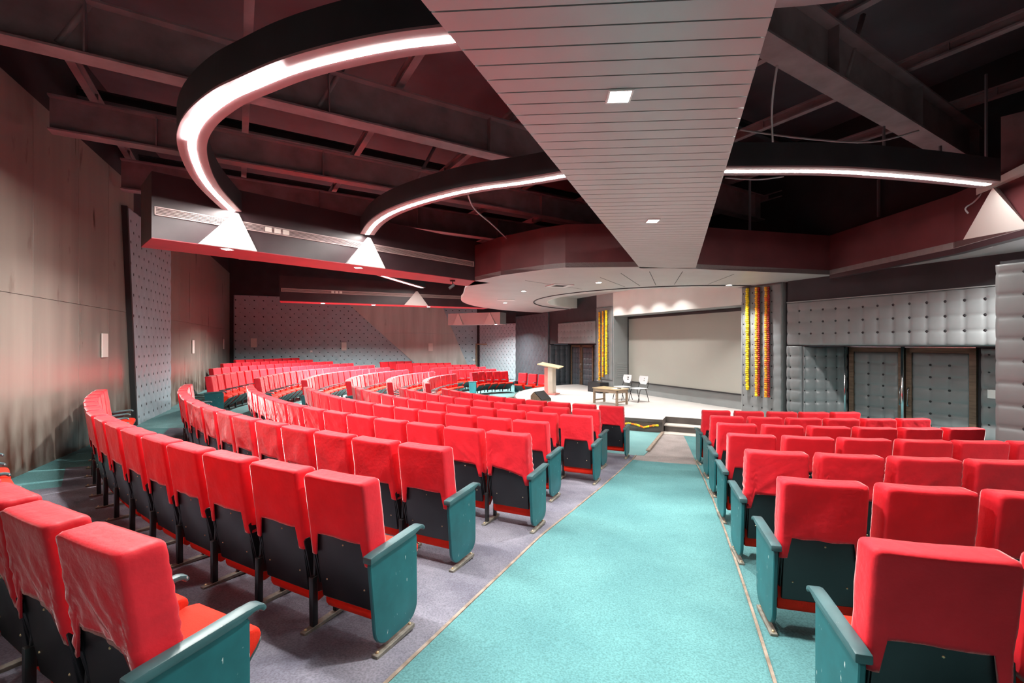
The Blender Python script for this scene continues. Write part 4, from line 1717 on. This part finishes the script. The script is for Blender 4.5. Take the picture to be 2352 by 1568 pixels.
# ------------------------------------------------------------------ things on walls
PLATES = ((239, 793, 'wl', 'large cream wall plate on the laminate boards, nearest the viewer'), (443, 796, 'wl', 'cream wall plate on the laminate just beyond the leaning padded panel'),
          (513, 790, 'wl', 'cream wall plate on the laminate near the far corner'), (583, 787, 'fl', 'cream wall plate on the far padded wall, nearest the laminate corner'),
          (790, 795, 'fl', 'cream wall plate on the far padded wall, left of the plain slanted board'), (989, 797, 'fl', 'cream wall plate on the plain slanted board of the far wall'))
for px, py, w_, lb in PLATES:
    u = (px - 1176) / F_PX
    if w_ == 'wl':
        o0, dr, off = W(0, 15.21), EV, 0.0
        inw = -NV
    else:
        o0, dr, inw = W(FS + (0.17 if px == 989 else 0.10), 0), NV, EV
    # solve (o0 + k dr).x = u (o0 + k dr).y
    k = (u * o0.y - o0.x) / (dr.x - u * dr.y)
    p = Vector((o0.x + k * dr.x, o0.y + k * dr.y))
    z = EYE - (py - HZ) / F_PX * p.y
    xd = Vector((inw.y, -inw.x))
    b = MB()
    b.box(-0.13, 0.13, 0.0, 0.022, -0.22, 0.22, bevel=0.005)
    o = b.build('wall_plate', M['cream'], mtx=frame_mtx(Vector((p.x, p.y, z)), (xd.x, xd.y)))
    tag(o, lb, 'wall plate', 'cream rectangular wall plates')


def small_on(px, py, o0, dr, inw, w_, h_, th, m, name, label, cat):
    u = (px - 1176) / F_PX
    k = (u * o0.y - o0.x) / (dr.x - u * dr.y)
    p = Vector((o0.x + k * dr.x, o0.y + k * dr.y))
    z = EYE - (py - HZ) / F_PX * p.y
    xd = Vector((inw.y, -inw.x))
    b = MB()
    b.box(-w_ / 2, w_ / 2, 0.0, th, -h_ / 2, h_ / 2, bevel=min(th, w_) * 0.15)
    o = b.build(name, m, mtx=frame_mtx(Vector((p.x, p.y, z)), (xd.x, xd.y)))
    return tag(o, label, cat)


small_on(715, 807, W(FS + 0.09, 0), NV, EV, 0.11, 0.11, 0.02, M['white'], 'socket', 'small white socket on the far padded wall above the red covers', 'socket')
small_on(1088, 826, W(FS + 0.09, 0), NV, EV, 0.12, 0.12, 0.02, M['white'], 'light_switch', 'white switch on the padded wall left of the pale door frame', 'switch')
small_on(1290, 837, W(0, 0.09), EV, NV, 0.12, 0.12, 0.03, M['white'], 'light_switch', 'white switch beside the far wooden doors', 'switch')
small_on(2283, 905, W(0, 0.12), EV, NV, 0.16, 0.16, 0.03, M['white'], 'light_switch', 'white switch plate between the double doors and the padded pillar', 'switch')
o = small_on(1275, 825, W(0, 0.09), EV, NV, 0.17, 0.17, 0.07, M['red_plastic'], 'mounted_alarm', 'small red alarm on the dark padding behind the podium', 'alarm')
# projection screen with its border
root = empty('projection_screen', W(0, 0.42))
root.rotation_euler = (0, 0, math.atan2(sx[1], sx[0]))
tag(root, 'large blank grey projection screen set in the stage wall', 'screen')
xa, xb = sorted((SG * -1.42, SG * 4.12))
b = MB()
b.box(xa, xb, 0.0, 0.02, 0.74, 3.12)
b.build('screen_cloth', M['screen'], root)
b = MB()
b.box(xa, xb, 0.0, 0.05, 0.70, 0.74)
b.box(xa, xb, 0.0, 0.04, 3.12, 3.2)
xl = SG * -1.42
b.box(min(xl, xl - SG * 0.03), max(xl, xl - SG * 0.03), 0.0, 0.04, 0.7, 3.2)
tag(b.build('border', M['screen_black'], root), 'black border strip')
# louvred panel in the screen reveal
p = W(-1.455, 1.02)
b = MB()
b.box(0, 0.55, 0.0, 0.012, 0, 0.62)
for k in range(8):
    b.box(0.04, 0.51, 0.008, 0.022, 0.05 + k * 0.07, 0.05 + k * 0.07 + 0.035, 0, bevel=0.004, seg=1)
xd = -NV
m1 = frame_mtx(Vector((p.x, p.y, 0.85)), (xd.x, xd.y))
if Vector((m1[0][1], m1[1][1])).dot(EV) < 0:
    p = W(-1.455, 0.47)
    m1 = frame_mtx(Vector((p.x, p.y, 0.85)), (NV.x, NV.y))
o = b.build('louvre_panel', M['plaster_grey'], mtx=m1)
tag(o, 'grey louvred panel in the reveal left of the screen', 'louvre')


# ------------------------------------------------------------------ garlands
def garland(s, d, z0, z1, m1, m2, label, r=0.042, seed=1, dark=False):
    rnd = random.Random(seed)
    b = MB()
    n = int((z1 - z0) / 0.052)
    for k in range(n):
        z = z0 + (z1 - z0) * (k + 0.5) / n
        b.ball((rnd.uniform(-0.006, 0.006), 0.05 + rnd.uniform(-0.005, 0.005), z), r * rnd.uniform(0.9, 1.08), 0 if rnd.random() < 0.75 else 1, 9, 6, 0.85)
        if dark:
            b.ball((SG * 0.062 + rnd.uniform(-0.006, 0.006), 0.04, z), r * 0.8, 2, 8, 5, 0.85)
    o = b.build('flower_garland', [m1, m2, M['darkred']], mtx=frame_mtx(W(s, d), sx))
    return tag(o, label, 'garland', 'hanging marigold garlands')


G = 'of the three garlands hanging left of the screen'
garland(-2.27, 1.15, 0.72, 3.42, M['amber'], M['yellow'], 'outer amber one ' + G, seed=1)
garland(-2.04, 1.15, 0.86, 3.45, M['amber'], M['yellow'], 'middle amber one ' + G, seed=2)
garland(-1.79, 1.175, 0.98, 3.46, M['yellow'], M['yellow'], 'bright yellow one ' + G, seed=3, r=0.05)
G = 'garland hanging right of the screen'
garland(4.39, 1.16, 0.97, 3.64, M['yellow'], M['yellow'], 'bright yellow %s, nearest the screen' % G, seed=4, r=0.045)
garland(4.66, 1.16, 0.83, 3.64, M['amber'], M['yellow'], 'amber and dark red %s, middle one' % G, seed=5, dark=True, r=0.042)
garland(4.93, 1.16, 0.83, 3.62, M['amber'], M['orange'], 'orange and dark red %s, nearest the black gap' % G, seed=6, dark=True, r=0.042)
b = MB()
n = 90
rnd = random.Random(9)
tq = [ta - 0.02 - i * (0.62) / n for i in range(n)]
for i, t in enumerate(tq):
    ph = (i / n) * 5.0
    z = 0.12 + 0.045 * abs(math.cos(ph * PI)) * 1.6 - 0.05
    p = P(RS + 0.045, t, z)
    b.ball(p, 0.030 * rnd.uniform(0.9, 1.1), (i // 2) % 3, 8, 6, 0.9)
o = b.build('flower_garland', [M['yellow'], M['amber'], M['orange']])
tag(o, 'yellow and orange garland draped in loops along the stage front', 'garland', 'marigold garland on the stage front')

# ------------------------------------------------------------------ podium
p = at_z(1264, 905, ZS)
root = empty('podium', (p.x, p.y, ZS), math.radians(-28))
tag(root, 'cream podium with sloping top at the far side of the stage', 'podium')
b = MB()
b.box(-0.30, 0.30, -0.24, 0.24, 0.0, 0.05, bevel=0.008)
tag(b.build('base', M['podium_pink'], root), 'pink base board')
b = MB()
b.extrude_yz([(-0.16, 0.05), (-0.20, 0.5), (-0.19, 1.02), (0.13, 1.02), (0.15, 0.5), (0.15, 0.05)], -0.02, 0.17, bevel=0.006)
b.build('front_panel', M['podium'], root)
b = MB()
b.extrude_yz([(-0.15, 0.05), (-0.15, 1.0), (0.15, 1.0), (0.15, 0.05)], -0.18, -0.021, bevel=0.004)
tag(b.build('side_panel', M['podium_pink'], root), 'pinkish side panel')
b = MB()
b.box(-0.44, 0.44, -0.25, 0.25, 0, 0.035, bevel=0.006, mtx=Matrix.Translation((0, 0, 1.06)) @ Matrix.Rotation(math.radians(9), 4, 'Y') @ Matrix.Rotation(math.radians(6), 4, 'X'))
tag(b.build('top', M['wood_top'], root), 'pale wooden sloping top')

# ------------------------------------------------------------------ desk and two chairs on the stage
pa = at_z(1372, 926, ZS)
pb = at_z(1440, 932, ZS)
v = (pb - pa)
rz = math.atan2(v.y, v.x) - 0.22
root = empty('low_desk', ((pa.x + pb.x) / 2 + 0.0, (pa.y + pb.y) / 2 + 0.22, ZS), rz)
tag(root, 'low wooden desk on the stage in front of two white chairs', 'desk')
L2, D2, H2 = 0.47, 0.28, 0.50
b = MB()
b.box(-L2 - 0.02, L2 + 0.02, -D2 - 0.02, D2 + 0.02, H2 - 0.03, H2, bevel=0.006)
tag(b.build('desk_top', M['wood_top'], root), 'polished pale wooden top')
b = MB()
for a in ((-L2, L2, -D2, -D2 + 0.025), (-L2, L2, D2 - 0.025, D2), (-L2, -L2 + 0.025, -D2, D2), (L2 - 0.025, L2, -D2, D2)):
    b.box(a[0], a[1], a[2], a[3], H2 - 0.12, H2 - 0.03)
b.build('apron', M['wood_desk'], root)
for x in (-L2, L2 - 0.06):
    for y in (-D2, D2 - 0.06):
        b = MB()
        b.box(x, x + 0.06, y, y + 0.06, 0, H2 - 0.03, bevel=0.004)
        b.build('leg', M['wood_desk'], root)
b = MB()
for x in (-L2 + 0.015, L2 - 0.045):
    b.box(x, x + 0.03, -D2 + 0.05, D2 - 0.05, 0.08, 0.12)
b.build('stretcher', M['wood_desk'], root)
b = MB()
b.box(0.12, 0.42, -0.14, 0.10, 0, 0.004)
o = b.build('paper_sheet', M['paper'], loc=root.location + Vector((0, 0, H2)), rz=rz)
tag(o, 'white paper lying on the right half of the low desk', 'paper')
b = MB()
b.box(0.30, 0.42, -0.05, 0.0, 0.004, 0.02, bevel=0.003)
o = b.build('phone', M['shell'], loc=root.location + Vector((0, 0, H2)), rz=rz)
tag(o, 'small black object lying on the white paper on the desk', 'small black object')


def tube_chair(px, py, rz, label):
    p = at_z(px, py, ZS)
    root = empty('plastic_chair', (p.x, p.y, ZS), rz)
    tag(root, label, 'chair', 'white plastic chairs on the stage')
    # seat shell
    b = MB()
    b.box(-0.21, 0.21, -0.20, 0.22, 0.425, 0.445, bevel=0.009)
    b.build('seat', M['chair_white'], root)
    # curved back with rounded lower edge
    bm_ = b = MB()
    n = 12
    rows = []
    for j in range(9):
        v = j / 8
        z = 0.56 + 0.27 * v
        hw = 0.20 * (0.55 + 0.45 * min(1, (v * 2.2)) ** 0.6) if v < 0.45 else 0.20 - 0.015 * ((v - 0.45) / 0.55) ** 3
        row = []
        for i in range(n + 1):
            x = -hw + 2 * hw * i / n
            row.append((x, -0.215 - 0.05 * v + 0.045 * (x / 0.2) ** 2, z))
        rows.append(row)
    fr = [[b.bm.verts.new(q) for q in r_] for r_ in rows]
    bk = [[b.bm.verts.new((q[0], q[1] - 0.012, q[2])) for q in r_] for r_ in rows]
    for j in range(8):
        for i in range(n):
            if 3 <= j <= 6 and i in (5, 6) and j % 2:
                continue
            b.bm.faces.new((fr[j][i], fr[j][i + 1], fr[j + 1][i + 1], fr[j + 1][i]))
            b.bm.faces.new((bk[j][i], bk[j + 1][i], bk[j + 1][i + 1], bk[j][i + 1]))
    rg = [(j, 0) for j in range(9)] + [(8, i) for i in range(1, n + 1)] + [(j, n) for j in range(7, -1, -1)] + [(0, i) for i in range(n - 1, 0, -1)]
    for k in range(len(rg)):
        a, c = rg[k], rg[(k + 1) % len(rg)]
        b.bm.faces.new((fr[a[0]][a[1]], fr[c[0]][c[1]], bk[c[0]][c[1]], bk[a[0]][a[1]]))
    b.build('backrest', M['chair_white'], root, smooth=True)
    for sx_ in (-1, 1):
        b = MB()
        b.tube([(0.20 * sx_, -0.235, 0.66), (0.205 * sx_, -0.20, 0.50), (0.205 * sx_, -0.15, 0.42), (0.205 * sx_, 0.10, 0.415)], 0.011, 8)
        b.build('back_support', M['steel_black'], root)
        for y0, y1 in ((-0.10, -0.24), (0.12, 0.24)):
            b = MB()
            b.tube([(0.20 * sx_, y0, 0.425), (0.205 * sx_, y0 + (y1 - y0) * 0.15, 0.38), (0.22 * sx_, y1, 0.0)], 0.0115, 8)
            b.build('leg', M['steel_black'], root)
    return root


tube_chair(1467, 922, math.radians(118), 'white plastic chair on the stage, the nearer to the screen of the two')
tube_chair(1430, 917, math.radians(118), 'white plastic chair directly behind the low desk')

# monitor wedge and dark box
p = at_z(1242, 921, ZS)
root = empty('floor_monitor', (p.x, p.y, ZS), math.radians(-128))
tag(root, 'wooden wedge-shaped floor monitor with black sloping face on the stage edge', 'floor monitor')
b = MB()
b.extrude_yz([(-0.2, 0), (-0.2, 0.20), (-0.08, 0.32), (0.22, 0.06), (0.22, 0)], -0.30, 0.30, bevel=0.006)
b.build('cabinet', M['wood'], root)
b = MB()
b.extrude_yz([(-0.066, 0.316), (-0.058, 0.332), (0.232, 0.079), (0.218, 0.068)], -0.27, 0.27)
tag(b.build('sloping_face', M['shell'], root), 'black sloping face')
p = W(-2.05, 1.42)
b = MB()
b.box(-0.42, 0.42, -0.2, 0.2, 0.0, 0.40, bevel=0.01)
b.box(-0.36, 0.36, 0.2, 0.205, 0.05, 0.35)
o = b.build('equipment_box', M['shell'], loc=(p.x, p.y, ZS), rz=math.atan2(sx[1], sx[0]))
tag(o, 'low dark box on the stage under the garlands left of the screen', 'box')

# ------------------------------------------------------------------ ceiling fittings and loose cables
p = at_z(1285, 655, ZC)
root = empty('air_diffuser', (p.x, p.y, ZC), math.radians(20))
tag(root, 'square white air diffuser in the canopy', 'air diffuser')
b = MB()
for a in ((-0.28, -0.17, -0.28, 0.28), (0.17, 0.28, -0.28, 0.28), (-0.17, 0.17, -0.28, -0.17), (-0.17, 0.17, 0.17, 0.28)):
    b.box(a[0], a[1], a[2], a[3], -0.02, 0.0)
b.build('frame', M['white'], root)
b = MB()
for k in range(6):
    b.box(-0.17, 0.17, -0.16 + k * 0.056, -0.16 + k * 0.056 + 0.03, -0.016, -0.002)
b.build('slats', M['steel_edge'], root)
p = at_z(1162, 688, ZC)
b = MB()
b.box(-0.30, 0.30, -0.11, 0.11, -0.02, 0.0, bevel=0.004)
o = b.build('ceiling_plate_cover', M['white'], loc=(p.x, p.y, ZC), rz=0.1)
o.name = 'access_cover_mount'
tag(o, 'white rectangular cover plate in the canopy beside a downlight', 'cover plate')
b = MB()
b.cyl((0, 0, -0.05), 0.05, 0.05, 20, 0, 0.065)
o = b.build('smoke_detector', M['white'], loc=(7.22, 6.9, ZC))
tag(o, 'round white smoke detector below the right-hand triangular scallop panel', 'smoke detector')
k = (at_z(1036, 648, ZC).to_2d() - B1A).dot(B1D)
q = B1A + B1D * 5.75 + B1N * 0.3
root = empty('mounted_camera', (q.x, q.y, ZC))
tag(root, 'small black camera hanging under the nearer soffit beam by the canopy', 'camera')
b = MB()
b.box(-0.06, 0.06, -0.03, 0.03, -0.03, 0.0)
b.tube([(0, 0, -0.03), (0, 0, -0.10)], 0.012, 8)
b.build('bracket', M['shell'], root)
b = MB()
b.box(-0.11, 0.05, -0.03, 0.03, -0.03, 0.03, bevel=0.008, mtx=Matrix.Translation((0, 0, -0.13)) @ Matrix.Rotation(math.radians(-35), 4, 'Y'))
b.build('camera_body', M['shell'], root)
# black speaker clamp on the screen header end
for pts, r, m, nm, lb, ct in (
        ([(6.9, 6.65, 4.42), (6.86, 6.75, 4.30), (6.78, 6.8, 4.22), (6.82, 6.8, 4.14)], 0.012, 'cable', 'hanging_cable', 'short pale cable dangling beside the right-hand triangular scallop panel', 'cable'),
        ([tuple(at_z(1075, 448, 4.6)), tuple(at_z(1090, 480, 4.55)), tuple(at_z(1130, 515, 4.5)), tuple(at_z(1172, 555, 4.5))], 0.014, 'cable', 'hanging_cable', 'pale cable sagging from the shorter light cove to the fascia', 'cable'),
        ([tuple(at_z(1785, 150, 5.2)), tuple(at_z(1773, 250, 4.9)), tuple(at_z(1777, 360, 4.75))], 0.012, 'cable', 'hanging_cable', 'thin cable hanging down beside the plank soffit', 'cable'),
        ([tuple(at_z(1700, 298, 5.0)), tuple(at_z(1850, 318, 4.85)), tuple(at_z(2000, 326, 4.85)), tuple(at_z(2110, 300, 5.0))], 0.012, 'cable', 'hanging_cable', 'slack cable slung across the dark roof space right of the planks', 'cable'),
        ([tuple(at_z(1665, 408, 4.7)), tuple(at_z(1740, 412, 4.65)), tuple(at_z(1800, 405, 4.7))], 0.012, 'cable', 'hanging_cable', 'pale cable looped just under the straight light cove', 'cable')):
    P_ = [Vector(q) for q in pts]
    out = []
    for i in range(len(P_) - 1):
        p0, p1, p2, p3 = P_[max(i - 1, 0)], P_[i], P_[i + 1], P_[min(i + 2, len(P_) - 1)]
        for kk in range(6):
            u = kk / 6
            out.append(0.5 * ((2 * p1) + (p2 - p0) * u + (2 * p0 - 5 * p1 + 4 * p2 - p3) * u * u + (3 * p1 - p0 - 3 * p2 + p3) * u ** 3))
    out.append(P_[-1])
    b = MB()
    b.tube(out, r, 6)
    tag(b.build(nm, M[m]), lb, ct, 'loose cables')
# hanger rods of the suspended ceiling (right-hand roof space)
for i, (px, y0, y1, z) in enumerate(((2030, 290, 375, 4.6), (2160, 335, 385, 4.6), (2265, 170, 390, 4.6))):
    p = at_z(px, y1, z)
    ztop = EYE + (HZ - y0) / F_PX * p.y
    b = MB()
    b.box(-0.012, 0.012, -0.012, 0.012, 0, ztop - z)
    o = b.build('hanger_rod', M['rod'], loc=(p.x, p.y, z))
    tag(o, ['short hanger rod above the straight light cove, nearest the planks', 'short middle hanger rod above the straight light cove', 'tall hanger rod at the right end of the straight light cove'][i], 'hanger rod', 'hanger rods')
for i, (px, y0, y1) in enumerate(((1722, 415, 530), (1935, 412, 530), (2018, 412, 498), (2118, 415, 465))):
    lst = [Vector((3.9, 9.6)), Vector((7.5, 10.8))]
    u = (px - 1176) / F_PX
    Yv = 10.2 if i < 2 else 9.2
    p = Vector((u * Yv, Yv, EYE + (HZ - y1) / F_PX * Yv))
    zt = EYE + (HZ - y0) / F_PX * Yv
    b = MB()
    b.box(-0.02, 0.02, -0.02, 0.02, 0, zt - p.z)
    o = b.build('hanger_rod', M['rod'], loc=p)
    tag(o, 'galvanised hanger rod behind the fascia, %s from the plank soffit' % ORD[i + 1], 'hanger rod', 'hanger rods')
# duct box in the roof corner
b = MB()
b.box(-0.3, 0.3, -0.26, 0.26, 0, 0.8, 0)
b.box(-0.27, 0.27, -0.28, -0.26, 0.05, 0.75, 0)
b.box(0.05, 0.25, -0.31, -0.28, 0.25, 0.72, 0)
o = b.build('duct_box', M['beam'], loc=(7.42, 6.55, 4.65), rz=0.75)
tag(o, 'dark metal duct box in the roof space at the right edge', 'duct')
